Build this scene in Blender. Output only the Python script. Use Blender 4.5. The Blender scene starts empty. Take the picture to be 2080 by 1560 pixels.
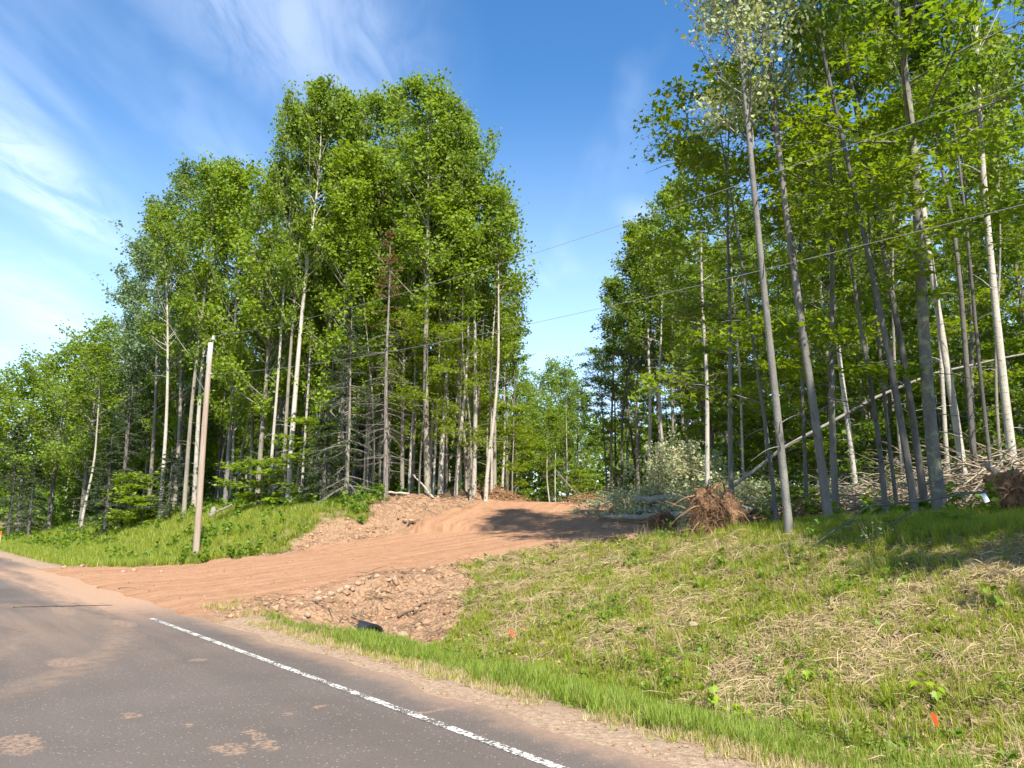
import bpy, math, random
import numpy as np

# ------------------------------------------------------------------ scene, camera, sky, sun, exposure
SC = bpy.context.scene
COL = SC.collection
R = math.radians
PITCH = R(10.0); FPX = 1542.0; EYE = 1.6
cam_d = bpy.data.cameras.new('camera'); cam = bpy.data.objects.new('camera', cam_d); COL.objects.link(cam)
cam.location = (0, 0, EYE); cam.rotation_euler = (R(90) + PITCH, 0, 0)
cam_d.sensor_fit = 'HORIZONTAL'; cam_d.angle = 2 * math.atan(1040 / FPX)
cam_d.clip_start = 0.05; cam_d.clip_end = 6000
SC.camera = cam

SUN_EL = R(51)
SUN_TO = (0.33, -0.944)                    # horizontal direction towards the sun: behind the camera, to the right
sun_d = bpy.data.lights.new('sun', 'SUN'); sun = bpy.data.objects.new('sun', sun_d); COL.objects.link(sun)
sun_d.energy = 5.0; sun_d.angle = R(0.53); sun_d.color = (1.0, 0.94, 0.84)
sun.rotation_euler = (R(90) - SUN_EL, 0, math.atan2(SUN_TO[1], SUN_TO[0]) + R(90))

SC.view_settings.view_transform = 'Standard'; SC.view_settings.look = 'None'
SC.view_settings.exposure = 1.14; SC.view_settings.gamma = 1.0
SC.render.engine = 'CYCLES'
SC.cycles.use_denoising = True
SC.cycles.use_adaptive_sampling = True; SC.cycles.adaptive_threshold = 0.025
SC.cycles.max_bounces = 5; SC.cycles.diffuse_bounces = 3; SC.cycles.transmission_bounces = 3; SC.cycles.glossy_bounces = 2
SC.cycles.transparent_max_bounces = 4; SC.cycles.sample_clamp_indirect = 6.0

world = bpy.data.worlds.new('World'); SC.world = world; world.use_nodes = True

class NT:
    """tiny helper to write node trees"""
    def __init__(s, tree): s.t = tree; s.n = tree.nodes; s.l = tree.links
    def node(s, typ, **kw):
        n = s.n.new(typ)
        for k, v in kw.items(): setattr(n, k, v)
        return n
    def put(s, sock, v):
        if v is None: return
        if hasattr(v, 'is_output'): s.l.new(v, sock)
        else:
            if isinstance(v, (tuple, list)) and len(v) == 3 and sock.type == 'RGBA': v = (*v, 1)
            sock.default_value = v
    def math(s, op, a, b=None, c=None, clamp=False):
        n = s.node('ShaderNodeMath', operation=op, use_clamp=clamp)
        s.put(n.inputs[0], a); s.put(n.inputs[1], b); s.put(n.inputs[2], c)
        return n.outputs[0]
    def vmath(s, op, a, b=None):
        n = s.node('ShaderNodeVectorMath', operation=op); s.put(n.inputs[0], a); s.put(n.inputs[1], b)
        return n.outputs['Value'] if op in ('LENGTH', 'DOT_PRODUCT', 'DISTANCE') else n.outputs[0]
    def noise(s, vec, scale, detail=3, rough=0.55, dist=0.0):
        n = s.node('ShaderNodeTexNoise'); s.put(n.inputs['Vector'], vec)
        n.inputs['Scale'].default_value = scale; n.inputs['Detail'].default_value = detail
        n.inputs['Roughness'].default_value = rough; n.inputs['Distortion'].default_value = dist
        return n.outputs['Fac']
    def ramp(s, v, a, b, lo=0.0, hi=1.0):
        n = s.node('ShaderNodeMapRange', interpolation_type='SMOOTHSTEP'); s.put(n.inputs[0], v)
        n.inputs[1].default_value = a; n.inputs[2].default_value = b; n.inputs[3].default_value = lo; n.inputs[4].default_value = hi
        return n.outputs[0]
    def mix(s, f, a, b, mode='MIX'):
        n = s.node('ShaderNodeMix', data_type='RGBA', blend_type=mode)
        s.put(n.inputs[0], f); s.put(n.inputs[6], a); s.put(n.inputs[7], b)
        return n.outputs[2]
    def scale(s, v, sc):
        n = s.node('ShaderNodeMapping'); s.put(n.inputs['Vector'], v); n.inputs['Scale'].default_value = sc
        return n.outputs[0]
    def attr(s, name, typ='GEOMETRY'):
        n = s.node('ShaderNodeAttribute', attribute_name=name, attribute_type=typ); return n

def build_world():
    w = NT(world.node_tree); w.n.clear()
    out = w.node('ShaderNodeOutputWorld'); bg = w.node('ShaderNodeBackground')
    sky = w.node('ShaderNodeTexSky', sky_type='NISHITA', sun_disc=False)
    sky.sun_elevation = SUN_EL; sky.sun_rotation = math.atan2(SUN_TO[0], SUN_TO[1])
    sky.air_density = 1.0; sky.dust_density = 0.4; sky.ozone_density = 1.3; sky.altitude = 300
    tc = w.node('ShaderNodeTexCoord'); d = tc.outputs['Generated']
    sep = w.node('ShaderNodeSeparateXYZ'); w.l.new(d, sep.inputs[0])
    z = w.math('MAXIMUM', sep.outputs[2], 0.03)
    cx = w.math('DIVIDE', sep.outputs[0], z); cy = w.math('DIVIDE', sep.outputs[1], z)
    cmb = w.node('ShaderNodeCombineXYZ'); w.l.new(cx, cmb.inputs[0]); w.l.new(cy, cmb.inputs[1])
    # thin cirrus on a flat layer high up: drawn-out wisps, thicker in a few places
    mp = w.node('ShaderNodeMapping'); w.l.new(cmb.outputs[0], mp.inputs[0])
    mp.inputs['Rotation'].default_value = (0, 0, R(20)); mp.inputs['Scale'].default_value = (1.6, 0.6, 1)
    big = w.noise(mp.outputs[0], 1.1, 4, 0.5, 0.4)
    fine = w.noise(mp.outputs[0], 4.5, 6, 0.6, 0.9)
    tex = w.math('ADD', w.math('MULTIPLY', big, 0.5), w.math('MULTIPLY', fine, 0.5))
    body = w.math('MULTIPLY', w.ramp(big, 0.52, 0.80), 0.32)
    for (ax, ay, ang, la, lb, k) in CLOUDS:
        m2 = w.node('ShaderNodeMapping', vector_type='TEXTURE'); w.l.new(cmb.outputs[0], m2.inputs[0])
        m2.inputs['Location'].default_value = (ax, ay, 0); m2.inputs['Rotation'].default_value = (0, 0, R(ang)); m2.inputs['Scale'].default_value = (la, lb, 1)
        g = w.ramp(w.vmath('LENGTH', m2.outputs[0]), 1.0, 0.0, 0.0, k)
        body = w.math('MAXIMUM', body, g)
    m = w.math('MULTIPLY', body, w.ramp(tex, 0.30, 0.62))
    m = w.math('MULTIPLY', m, w.ramp(sep.outputs[2], 0.0, 0.12))
    veil = w.ramp(sep.outputs[2], 0.55, 0.03, 0.0, 0.42)
    hsv = w.node('ShaderNodeHueSaturation'); hsv.inputs['Saturation'].default_value = 1.3; hsv.inputs['Value'].default_value = 1.0
    w.l.new(sky.outputs[0], hsv.inputs['Color'])
    c = w.mix(veil, hsv.outputs[0], (6.2, 7.7, 9.4))
    c = w.mix(w.math('MULTIPLY', m, 0.78), c, (8.3, 8.8, 9.5))
    w.l.new(c, bg.inputs[0]); bg.inputs[1].default_value = 0.115
    w.l.new(bg.outputs[0], out.inputs[0])
CLOUDS = ((-1.42, 2.15, 100, 0.95, 0.26, 0.46), (-0.46, 1.38, 75, 0.70, 0.42, 0.30), (-2.3, 3.6, 110, 1.6, 0.35, 0.25), (0.55, 2.6, 60, 0.5, 0.14, 0.35), (1.9, 1.2, 80, 0.9, 0.3, 0.8), (-1.6, -1.0, 60, 0.9, 0.3, 0.8), (1.0, -2.2, 30, 1.1, 0.3, 0.8))
build_world()

# ------------------------------------------------------------------ numbers and noise
def rng(seed): return np.random.default_rng(seed)
def smooth(a, b, x):
    t = np.clip((x - a) / (b - a), 0, 1); return t * t * (3 - 2 * t)
def vnoise(x, y, seed=0):
    x = np.asarray(x, float); y = np.asarray(y, float)
    xi = np.floor(x).astype(np.int64); yi = np.floor(y).astype(np.int64); fx = x - xi; fy = y - yi
    fx = fx * fx * (3 - 2 * fx); fy = fy * fy * (3 - 2 * fy)
    def h(a, b):
        n = (a * 374761393 + b * 668265263 + seed * 974711) & 0xffffffff
        n = ((n ^ (n >> 13)) * 1274126177) & 0xffffffff
        return ((n ^ (n >> 16)) & 0xffff) / 65535.0
    return (h(xi, yi) * (1 - fx) + h(xi + 1, yi) * fx) * (1 - fy) + (h(xi, yi + 1) * (1 - fx) + h(xi + 1, yi + 1) * fx) * fy
def fbm(x, y, seed=0, oct=4):
    s = 0; a = 0.5; f = 1.0
    for i in range(oct):
        s = s + a * vnoise(x * f, y * f, seed + i * 17); a *= 0.5; f *= 2.03
    return s / (1 - 0.5 ** oct)

RS, RC = 0.636, 0.7717                      # the road runs off to the left, 39.5 degrees from straight ahead
def to_uv(x, y): return -x * RS + y * RC, x * RC + y * RS
def to_xy(u, v): return -u * RS + v * RC, u * RC + v * RS
def at(px, Y, py=1055):                     # a point straight ahead at depth Y that stands px across the view
    k = (780 - py) / FPX
    return (px - 1040) / FPX * Y / (math.cos(PITCH) - k * math.sin(PITCH))

_p = []
for (u, v, z, hw) in ((21.2, 2.8, 0.0, 8.2), (20.6, 6.4, 0.06, 6.9), (19.7, 10.5, 0.5, 5.2), (19.3, 17.0, 1.25, 5.7)):
    x, y = to_xy(u, v); _p.append((x, y, z, hw))
_p += [(3.0, 33.5, 2.28, 4.0), (4.0, 40.0, 2.36, 3.0), (4.4, 55.0, 2.1, 2.5), (5.6, 85.0, 1.0, 2.5)]
PATH = np.array(_p)
def path_info(x, y):
    """distance to the driveway's middle line, its height and half width there, length along it, side (+ right)"""
    best = np.full(x.shape, 1e9); z = np.zeros(x.shape); hw = np.zeros(x.shape); lon = np.zeros(x.shape); sd = np.zeros(x.shape)
    L = 0.0
    for a, b in zip(PATH[:-1], PATH[1:]):
        dx, dy = b[0] - a[0], b[1] - a[1]; l = math.hypot(dx, dy)
        t = np.clip(((x - a[0]) * dx + (y - a[1]) * dy) / (l * l), 0, 1)
        ex = x - a[0] - t * dx; ey = y - a[1] - t * dy; d = np.hypot(ex, ey)
        k = d < best
        best = np.where(k, d, best); z = np.where(k, a[2] + t * (b[2] - a[2]), z); hw = np.where(k, a[3] + t * (b[3] - a[3]), hw)
        lon = np.where(k, L + t * l, lon); sd = np.where(k, np.sign(ex * dy - ey * dx), sd)
        L += l
    return best, z, hw, lon, sd

V_R = [-2000, -30, -9, -7, -5.4, -4.3, 4.15, 4.7, 5.6, 7.0, 8.0, 12.8, 16, 22, 40, 2000]
Z_R = [1.0, 1.0, 0.2, -0.5, -0.25, -0.03, -0.03, -0.05, -0.2, -0.5, -0.28, 1.45, 1.7, 2.05, 2.4, 2.6]
V_L = [-2000, -30, -9, -7, -5.4, -4.3, 4.15, 4.7, 6.2, 8.0, 9.3, 13.5, 16, 22, 40, 2000]
Z_L = [1.0, 1.0, 0.2, -0.5, -0.25, -0.03, -0.03, -0.05, -0.14, -0.12, 0.08, 1.9, 2.3, 2.45, 2.6, 2.6]
BUMPS = [(-2.2, 35.2, 0.42, 1.3), (-0.9, 36.6, 0.55, 1.1), (-4.2, 33.4, 0.25, 2.0), (7.2, 34.0, 0.45, 1.0), (8.4, 31.0, 0.35, 1.3), (6.8, 37.5, 0.4, 1.0)]
def ground_z(x, y, fine=True):
    x = np.asarray(x, float); y = np.asarray(y, float)
    u, v = to_uv(x, y)
    zr = np.interp(v, V_R, Z_R); zr = np.where(zr > 0, zr * np.interp(u, [3, 8, 10.5, 14], [1, 0.88, 0.72, 0.62]), zr)
    zl = np.interp(v, V_L, Z_L); zl = np.where(zl > 0, zl * np.interp(u, [30, 46, 90, 160], [1, 1, 0.5, 0.45]), zl)
    w = smooth(15, 24, u); z = zr * (1 - w) + zl * w
    d, pz, hw, lon, sd = path_info(x, y)
    bl = np.where(sd > 0, np.interp(lon, [0, 12, 18, 40], [2.0, 2.2, 4.0, 3.0]), 3.0)
    k = 1 - smooth(0, 1, (d - hw) / bl)
    on = smooth(4.2, 4.9, v)
    z = z * (1 - k * on) + (pz * k) * on
    for bx, by, bh, br in BUMPS:
        z = z + bh * np.exp(-((x - bx) ** 2 + (y - by) ** 2) / (br * br)) * (0.65 + 0.7 * fbm(x * 1.6, y * 1.6, 5, 3))
    if fine:
        rough = smooth(4.7, 7, v) * (1 - smooth(0.6, -0.8, d - hw) * 0.92)
        z = z + rough * (0.26 * (fbm(x * 0.8, y * 0.8, 3, 3) - 0.5) + 0.16 * (fbm(x * 3.1, y * 3.1, 9, 3) - 0.5))
        side = smooth(-0.9, 0.3, d - hw) * (1 - smooth(2.2, 3.6, d - hw)) * smooth(4.9, 5.8, v)   # loose spoil along both sides
        z = z + side * 0.26 * (fbm(x * 2.6, y * 2.6, 21, 4) - 0.5)
        lat = d * sd
        z = z + (1 - smooth(-1.2, 0.2, d - hw)) * on * (0.040 * (vnoise(lat * 1.1 + 40, lon * 0.07, 31) - 0.5) + 0.035 * (fbm(x * 4, y * 4, 41, 2) - 0.5))
    return z
def gz(x, y): return float(ground_z(np.array([x]), np.array([y]))[0])

def dirt_mask(x, y):
    u, v = to_uv(x, y); d, pz, hw, lon, sd = path_info(x, y)
    n = fbm(x * 0.55, y * 0.55, 77, 4) - 0.5
    ext = np.where(sd > 0, np.interp(lon, [0, 4, 6, 10, 14, 20, 60], [1.2, 1.0, 0.2, 0.0, 0.9, 0.9, 0.7]), np.interp(lon, [0, 6, 14, 22, 60], [0.0, 0.0, 2.2, 2.6, 0.7]))
    m = smooth(0.55, -0.35, d - hw - ext + 2.2 * n)
    # fill slope down to the pipe, and the scraped clearing round the stump and the logs
    for (cx, cy, rx) in ((5.0, 24.5, 4.6), (7.5, 30, 4.0), (-2.6, 14.6, 2.0), (-2.3, 16.0, 1.8), (3.6, 20.6, 1.5), (-0.5, 35.5, 2.6)):
        m = np.maximum(m, smooth(1.12, 0.88, np.hypot(x - cx, y - cy) / rx + 0.7 * n))
    # a strip of untouched turf at the foot of the trees left of the crest
    m = m * (1 - smooth(1.1, 0.7, np.hypot((x + 3.3) / 1.5, (y - 34.6) / 0.7) + 0.5 * n))
    return m * smooth(3.9, 4.3, v)

# ------------------------------------------------------------------ mesh helpers
def make_mesh(name, V, F, attrs=None, smooth_shade=False):
    """V (n,3); F list of (m,k) int arrays"""
    me = bpy.data.meshes.new(name)
    V = np.ascontiguousarray(V, dtype=np.float32); me.vertices.add(len(V)); me.vertices.foreach_set('co', V.ravel())
    F = [np.asarray(f, dtype=np.int32) for f in F if len(f)]
    idx = np.concatenate([f.ravel() for f in F]); tot = np.concatenate([np.full(len(f), f.shape[1], np.int32) for f in F])
    start = np.concatenate([[0], np.cumsum(tot)[:-1]]).astype(np.int32)
    me.loops.add(len(idx)); me.loops.foreach_set('vertex_index', idx)
    me.polygons.add(len(tot)); me.polygons.foreach_set('loop_start', start)
    try: me.polygons.foreach_set('loop_total', tot)
    except Exception: pass
    me.update(calc_edges=True)
    if attrs:
        for k, a in attrs.items():
            a = np.asarray(a, dtype=np.float32)
            if a.ndim == 1: t = me.attributes.new(k, 'FLOAT', 'POINT'); t.data.foreach_set('value', a)
            else: t = me.attributes.new(k, 'FLOAT_VECTOR', 'POINT'); t.data.foreach_set('vector', a.ravel())
    me.polygons.foreach_set('use_smooth', np.full(len(tot), smooth_shade, dtype=bool))
    me.validate(); return me

class MB:
    """collects pieces of geometry and builds one mesh"""
    def __init__(s): s.V = []; s.F = {}; s.n = 0; s.A = []
    def add(s, V, faces, rnd=0.5):
        V = np.asarray(V, float)
        for f in faces:
            f = np.asarray(f)
            if len(f): s.F.setdefault(f.shape[1], []).append(f + s.n)
        s.V.append(V); s.A.append(np.broadcast_to(np.asarray(rnd, float), (len(V),))); s.n += len(V)
    def mesh(s, name, smooth_shade=False):
        return make_mesh(name, np.concatenate(s.V), [np.concatenate(f) for f in s.F.values()], {'rnd': np.concatenate(s.A)}, smooth_shade)
    def tubes(s, P, Rr, sides=5, cap=False, rnd=None):
        """P (N,k,3) paths, Rr (N,k) radii"""
        P = np.asarray(P, float); N, k, _ = P.shape
        T = np.gradient(P, axis=1); T /= np.linalg.norm(T, axis=2, keepdims=True) + 1e-9
        ref = np.where(np.abs(T[:, :1, 2:3]) > 0.8, np.array([[[1.0, 0, 0]]]), np.array([[[0, 0, 1.0]]]))
        A = np.cross(T, np.broadcast_to(ref, T.shape)); A /= np.linalg.norm(A, axis=2, keepdims=True) + 1e-9
        B = np.cross(T, A)
        ang = np.arange(sides) * 2 * math.pi / sides
        V = P[:, :, None, :] + np.asarray(Rr)[:, :, None, None] * (np.cos(ang)[None, None, :, None] * A[:, :, None, :] + np.sin(ang)[None, None, :, None] * B[:, :, None, :])
        base = np.arange(N)[:, None, None] * k * sides; i = np.arange(k - 1)[None, :, None] * sides; j = np.arange(sides)[None, None, :]; jn = (j + 1) % sides
        q = np.stack([base + i + j, base + i + jn, base + i + sides + jn, base + i + sides + j], -1).reshape(-1, 4)
        fs = [q]
        if cap:
            c0 = (np.arange(N)[:, None] * k * sides + np.arange(sides)[None, ::-1]); c1 = (np.arange(N)[:, None] * k * sides + (k - 1) * sides + np.arange(sides)[None, :])
            fs += [c0, c1]
        r = 0.5 if rnd is None else np.repeat(rnd, k * sides)
        s.add(V.reshape(-1, 3), fs, r)
    def tube(s, pts, radii, sides=7, cap=True, rnd=0.5):
        s.tubes(np.array(pts, float)[None], np.array(radii, float)[None], sides, cap, np.array([rnd]))

def link(name, me, mat=None, parent=None, loc=None, rot=None):
    o = bpy.data.objects.new(name, me); COL.objects.link(o)
    if mat is not None and me is not None and len(me.materials) == 0: me.materials.append(mat)
    if parent is not None: o.parent = parent
    if loc is not None: o.location = loc
    if rot is not None: o.rotation_euler = rot
    return o
def tag(o, label, cat=None, group=None, kind=None):
    o['label'] = label
    if cat: o['category'] = cat
    if group: o['group'] = group
    if kind: o['kind'] = kind
    return o
def empty(name, loc=(0, 0, 0), rz=0.0):
    o = bpy.data.objects.new(name, None); COL.objects.link(o); o.location = loc; o.rotation_euler = (0, 0, rz); o.empty_display_size = 0.2
    return o

# ------------------------------------------------------------------ materials
MATS = {}
def mat(name):
    m = bpy.data.materials.new(name); m.use_nodes = True; t = NT(m.node_tree); t.n.clear()
    out = t.node('ShaderNodeOutputMaterial'); MATS[name] = m
    return m, t, out
def surf(t, out, color, rough=0.85, bump=None, bstr=0.3, bdist=0.02, spec=0.25):
    b = t.node('ShaderNodeBsdfPrincipled'); t.put(b.inputs['Base Color'], color); t.put(b.inputs['Roughness'], rough)
    b.inputs['Specular IOR Level'].default_value = spec
    if bump is not None:
        n = t.node('ShaderNodeBump'); n.inputs['Strength'].default_value = bstr; n.inputs['Distance'].default_value = bdist
        t.l.new(bump, n.inputs['Height']); t.l.new(n.outputs[0], b.inputs['Normal'])
    t.l.new(b.outputs[0], out.inputs[0]); return b
def leaf_mat(name, ca, cb, cc, trans=0.42, back=1.0, rough=0.5, spec=0.35, dry=None):
    """leaf colours vary from leaf to leaf (ca to cb) and from plant to plant (towards cc); light shines through"""
    m, t, out = mat(name)
    a = t.attr('rnd').outputs['Fac']; oi = t.node('ShaderNodeObjectInfo').outputs['Random']
    c = t.mix(a, ca, cb); c = t.mix(t.math('MULTIPLY', oi, 0.6), c, cc)
    if dry: c = t.mix(t.ramp(a, 0.89, 0.93), c, dry)
    b = t.node('ShaderNodeBsdfPrincipled'); t.put(b.inputs['Base Color'], c); b.inputs['Roughness'].default_value = rough; b.inputs['Specular IOR Level'].default_value = spec
    tr = t.node('ShaderNodeBsdfTranslucent'); t.put(tr.inputs[0], t.mix(1.0, c, (1.25, 1.2, 0.55), 'MULTIPLY'))
    mx = t.node('ShaderNodeMixShader'); mx.inputs[0].default_value = trans
    t.l.new(b.outputs[0], mx.inputs[1]); t.l.new(tr.outputs[0], mx.inputs[2]); t.l.new(mx.outputs[0], out.inputs[0])
    return m
def bark_mat(name, ca, cb, dark, band=9.0, lichen=None, amount=0.5):
    m, t, out = mat(name)
    tc = t.node('ShaderNodeTexCoord').outputs['Object']; oi = t.node('ShaderNodeObjectInfo').outputs['Random']
    off = t.vmath('ADD', tc, None); vm = t.node('ShaderNodeCombineXYZ'); t.l.new(t.math('MULTIPLY', oi, 37.0), vm.inputs[2])
    p = t.vmath('ADD', tc, vm.outputs[0])
    n1 = t.noise(t.scale(p, (3, 3, 0.8)), 1.5, 4, 0.6); n2 = t.noise(t.scale(p, (6, 6, band)), 1.2, 3, 0.6); n3 = t.noise(p, 26, 3)
    c = t.mix(t.ramp(n1, 0.3, 0.7), ca, cb)
    c = t.mix(t.math('MULTIPLY', t.ramp(n2, 0.58, 0.72), amount), c, dark)
    c = t.mix(t.math('MULTIPLY', oi, 0.45), c, t.mix(0.5, c, dark))
    if lichen: c = t.mix(t.math('MULTIPLY', t.ramp(t.noise(p, 5.5, 5, 0.7), 0.5, 0.6), 0.75), c, lichen)
    surf(t, out, c, 0.9, t.math('ADD', n3, t.math('MULTIPLY', n2, 1.3)), 0.5, 0.02, 0.15)
    return m

# foliage
leaf_mat('aspen_leaf', (0.120, 0.200, 0.012), (0.245, 0.335, 0.028), (0.215, 0.310, 0.036), 0.5)
leaf_mat('bright_leaf', (0.140, 0.235, 0.012), (0.270, 0.365, 0.022), (0.230, 0.320, 0.018), 0.48)
leaf_mat('maple_leaf', (0.115, 0.215, 0.010), (0.225, 0.325, 0.018), (0.235, 0.295, 0.012), 0.5)
leaf_mat('deep_leaf', (0.082, 0.155, 0.010), (0.150, 0.230, 0.015), (0.115, 0.190, 0.012), 0.45)
leaf_mat('silver_leaf', (0.27, 0.31, 0.14), (0.52, 0.52, 0.31), (0.30, 0.36, 0.15), 0.3, rough=0.65)
leaf_mat('grey_green_leaf', (0.12, 0.21, 0.085), (0.22, 0.30, 0.16), (0.14, 0.22, 0.10), 0.35, rough=0.6)
leaf_mat('young_leaf', (0.18, 0.30, 0.010), (0.32, 0.40, 0.015), (0.24, 0.34, 0.012), 0.45)
leaf_mat('weed_leaf', (0.095, 0.185, 0.014), (0.185, 0.280, 0.025), (0.160, 0.240, 0.016))
leaf_mat('needle', (0.030, 0.055, 0.018), (0.065, 0.095, 0.030), (0.045, 0.070, 0.022), 0.15, rough=0.6)
leaf_mat('dead_needle', (0.16, 0.065, 0.025), (0.22, 0.11, 0.05), (0.12, 0.055, 0.025), 0.15, rough=0.8)
leaf_mat('fern_leaf', (0.075, 0.175, 0.012), (0.13, 0.24, 0.02), (0.10, 0.20, 0.015), 0.45)
leaf_mat('verge_blade', (0.145, 0.235, 0.022), (0.27, 0.35, 0.045), (0.27, 0.31, 0.055), 0.4, rough=0.5, dry=(0.46, 0.38, 0.17))
leaf_mat('bank_blade', (0.170, 0.260, 0.012), (0.33, 0.385, 0.028), (0.36, 0.36, 0.05), 0.44, rough=0.5, dry=(0.46, 0.38, 0.18))
leaf_mat('straw_blade', (0.29, 0.22, 0.11), (0.60, 0.49, 0.27), (0.28, 0.20, 0.10), 0.25, rough=0.7)
leaf_mat('litter_leaf', (0.13, 0.08, 0.045), (0.36, 0.26, 0.155), (0.20, 0.135, 0.075), 0.15, rough=0.8)
leaf_mat('yellow_flower', (0.75, 0.55, 0.01), (0.8, 0.65, 0.02), (0.8, 0.6, 0.02), 0.3)
# bark and wood
bark_mat('aspen_bark', (0.31, 0.28, 0.215), (0.21, 0.185, 0.145), (0.055, 0.045, 0.035), 14, amount=0.75)
bark_mat('birch_bark', (0.50, 0.46, 0.39), (0.38, 0.34, 0.28), (0.06, 0.05, 0.04), 16, amount=0.8)
bark_mat('grey_bark', (0.235, 0.22, 0.19), (0.15, 0.138, 0.12), (0.045, 0.038, 0.03), 3)
bark_mat('lichen_bark', (0.20, 0.18, 0.155), (0.13, 0.118, 0.10), (0.05, 0.04, 0.03), 2.5, (0.27, 0.29, 0.16))
bark_mat('dark_bark', (0.170, 0.158, 0.138), (0.105, 0.096, 0.083), (0.02, 0.017, 0.014), 3)
bark_mat('dead_wood', (0.30, 0.27, 0.23), (0.19, 0.165, 0.135), (0.06, 0.05, 0.04), 2)
bark_mat('slash_wood', (0.42, 0.34, 0.24), (0.26, 0.205, 0.145), (0.09, 0.065, 0.045), 2)
bark_mat('root_wood', (0.34, 0.20, 0.105), (0.22, 0.125, 0.065), (0.08, 0.045, 0.025), 2)
bark_mat('stick_wood', (0.22, 0.155, 0.10), (0.14, 0.095, 0.06), (0.05, 0.033, 0.02), 2)

def build_surface_mats():
    # ---- bare ground, turf base and forest floor; the masks are stored on the mesh
    m, t, out = mat('ground')
    pos = t.node('ShaderNodeNewGeometry').outputs['Position']
    dm = t.attr('dirt').outputs['Fac']; gm = t.attr('gravel').outputs['Fac']; wm = t.attr('wood').outputs['Fac']; fm = t.attr('fill').outputs['Fac']
    ll = t.attr('lane').outputs['Vector']
    n_big = t.noise(pos, 0.6, 4); n_mid = t.noise(pos, 3.2, 5, 0.6); n_fin = t.noise(pos, 17, 5, 0.65); n_gr = t.noise(pos, 70, 2, 0.6)
    soil = t.mix(t.ramp(n_mid, 0.3, 0.7), (0.275, 0.143, 0.078), (0.355, 0.200, 0.114))
    soil = t.mix(t.ramp(n_fin, 0.48, 0.72, 0, 0.7), soil, (0.20, 0.10, 0.05))
    # wheel tracks: long pale and dark streaks along the lane
    tr = t.noise(t.scale(ll, (2.3, 0.13, 1)), 1.0, 4, 0.62)
    soil = t.mix(t.ramp(tr, 0.40, 0.66, 0, 0.62), soil, (0.40, 0.235, 0.14))
    soil = t.mix(t.ramp(tr, 0.46, 0.30, 0, 0.55), soil, (0.27, 0.145, 0.075))
    spoil = t.mix(t.ramp(n_fin, 0.35, 0.65), (0.16, 0.090, 0.05), (0.34, 0.215, 0.13))
    spoil = t.mix(t.ramp(n_mid, 0.45, 0.72, 0, 0.6), spoil, (0.33, 0.225, 0.14))
    soil = t.mix(fm, soil, spoil)
    soil = t.mix(t.ramp(n_gr, 0.66, 0.78, 0, 0.55), soil, (0.52, 0.40, 0.29))
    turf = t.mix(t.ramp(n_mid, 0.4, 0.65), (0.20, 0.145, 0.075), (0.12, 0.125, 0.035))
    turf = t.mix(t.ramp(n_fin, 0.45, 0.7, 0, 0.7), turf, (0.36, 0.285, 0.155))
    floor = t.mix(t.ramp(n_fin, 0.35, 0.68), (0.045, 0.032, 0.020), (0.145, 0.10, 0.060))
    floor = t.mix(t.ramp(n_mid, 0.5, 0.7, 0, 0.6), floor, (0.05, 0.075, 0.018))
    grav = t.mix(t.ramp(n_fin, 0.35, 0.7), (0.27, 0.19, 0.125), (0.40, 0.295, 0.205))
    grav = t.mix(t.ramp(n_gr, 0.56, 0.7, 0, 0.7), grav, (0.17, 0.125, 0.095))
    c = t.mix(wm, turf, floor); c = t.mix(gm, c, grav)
    edge = t.ramp(t.math('ADD', dm, t.math('MULTIPLY', t.math('SUBTRACT', n_fin, 0.5), 0.7)), 0.35, 0.65)
    c = t.mix(edge, c, soil)
    h = t.math('ADD', t.math('MULTIPLY', n_fin, 1.0), t.math('MULTIPLY', n_gr, 0.35))
    surf(t, out, c, 0.95, h, 0.75, 0.05, 0.1)
    # ---- asphalt
    m, t, out = mat('asphalt')
    pos = t.node('ShaderNodeNewGeometry').outputs['Position']
    uv = t.attr('lane').outputs['Vector']; sep = t.node('ShaderNodeSeparateXYZ'); t.l.new(uv, sep.inputs[0]); U, Vv = sep.outputs[0], sep.outputs[1]
    n_big = t.noise(pos, 0.5, 4); n_mid = t.noise(pos, 5, 4); n_gr = t.noise(pos, 44, 4, 0.8); n_lane = t.noise(t.scale(uv, (0.12, 1.6, 1)), 1.0, 4)
    c = t.mix(t.ramp(n_big, 0.3, 0.7), (0.094, 0.077, 0.065), (0.124, 0.102, 0.087))
    c = t.mix(t.ramp(n_lane, 0.42, 0.68, 0, 0.35), c, (0.132, 0.108, 0.092))
    c = t.mix(t.ramp(n_gr, 0.52, 0.32, 0, 0.75), c, (0.055, 0.045, 0.041))
    vor = t.node('ShaderNodeTexVoronoi', feature='F1'); t.l.new(pos, vor.inputs['Vector']); vor.inputs['Scale'].default_value = 36
    vs = t.node('ShaderNodeSeparateColor'); t.l.new(vor.outputs['Color'], vs.inputs[0])
    chip = t.math('MULTIPLY', t.ramp(vor.outputs['Distance'], 0.30, 0.20), t.ramp(vs.outputs[0], 0.78, 0.84))
    c = t.mix(t.math('MULTIPLY', chip, 0.55), c, (0.38, 0.33, 0.275))
    # soil carried out by wheels: solid near the mouth, then dusty arcs and single prints
    dx = t.ramp(U, 11.5, 17.0); dx2 = t.ramp(U, 33.0, 27.0)
    edge = t.math('ADD', Vv, t.math('MULTIPLY', t.math('SUBTRACT', n_lane, 0.5), 2.6))
    near = t.math('MULTIPLY', t.math('MULTIPLY', dx, dx2), t.ramp(t.math('ADD', edge, t.math('MULTIPLY', t.math('SUBTRACT', n_mid, 0.5), 1.2)), 2.6, 3.7))
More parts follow.
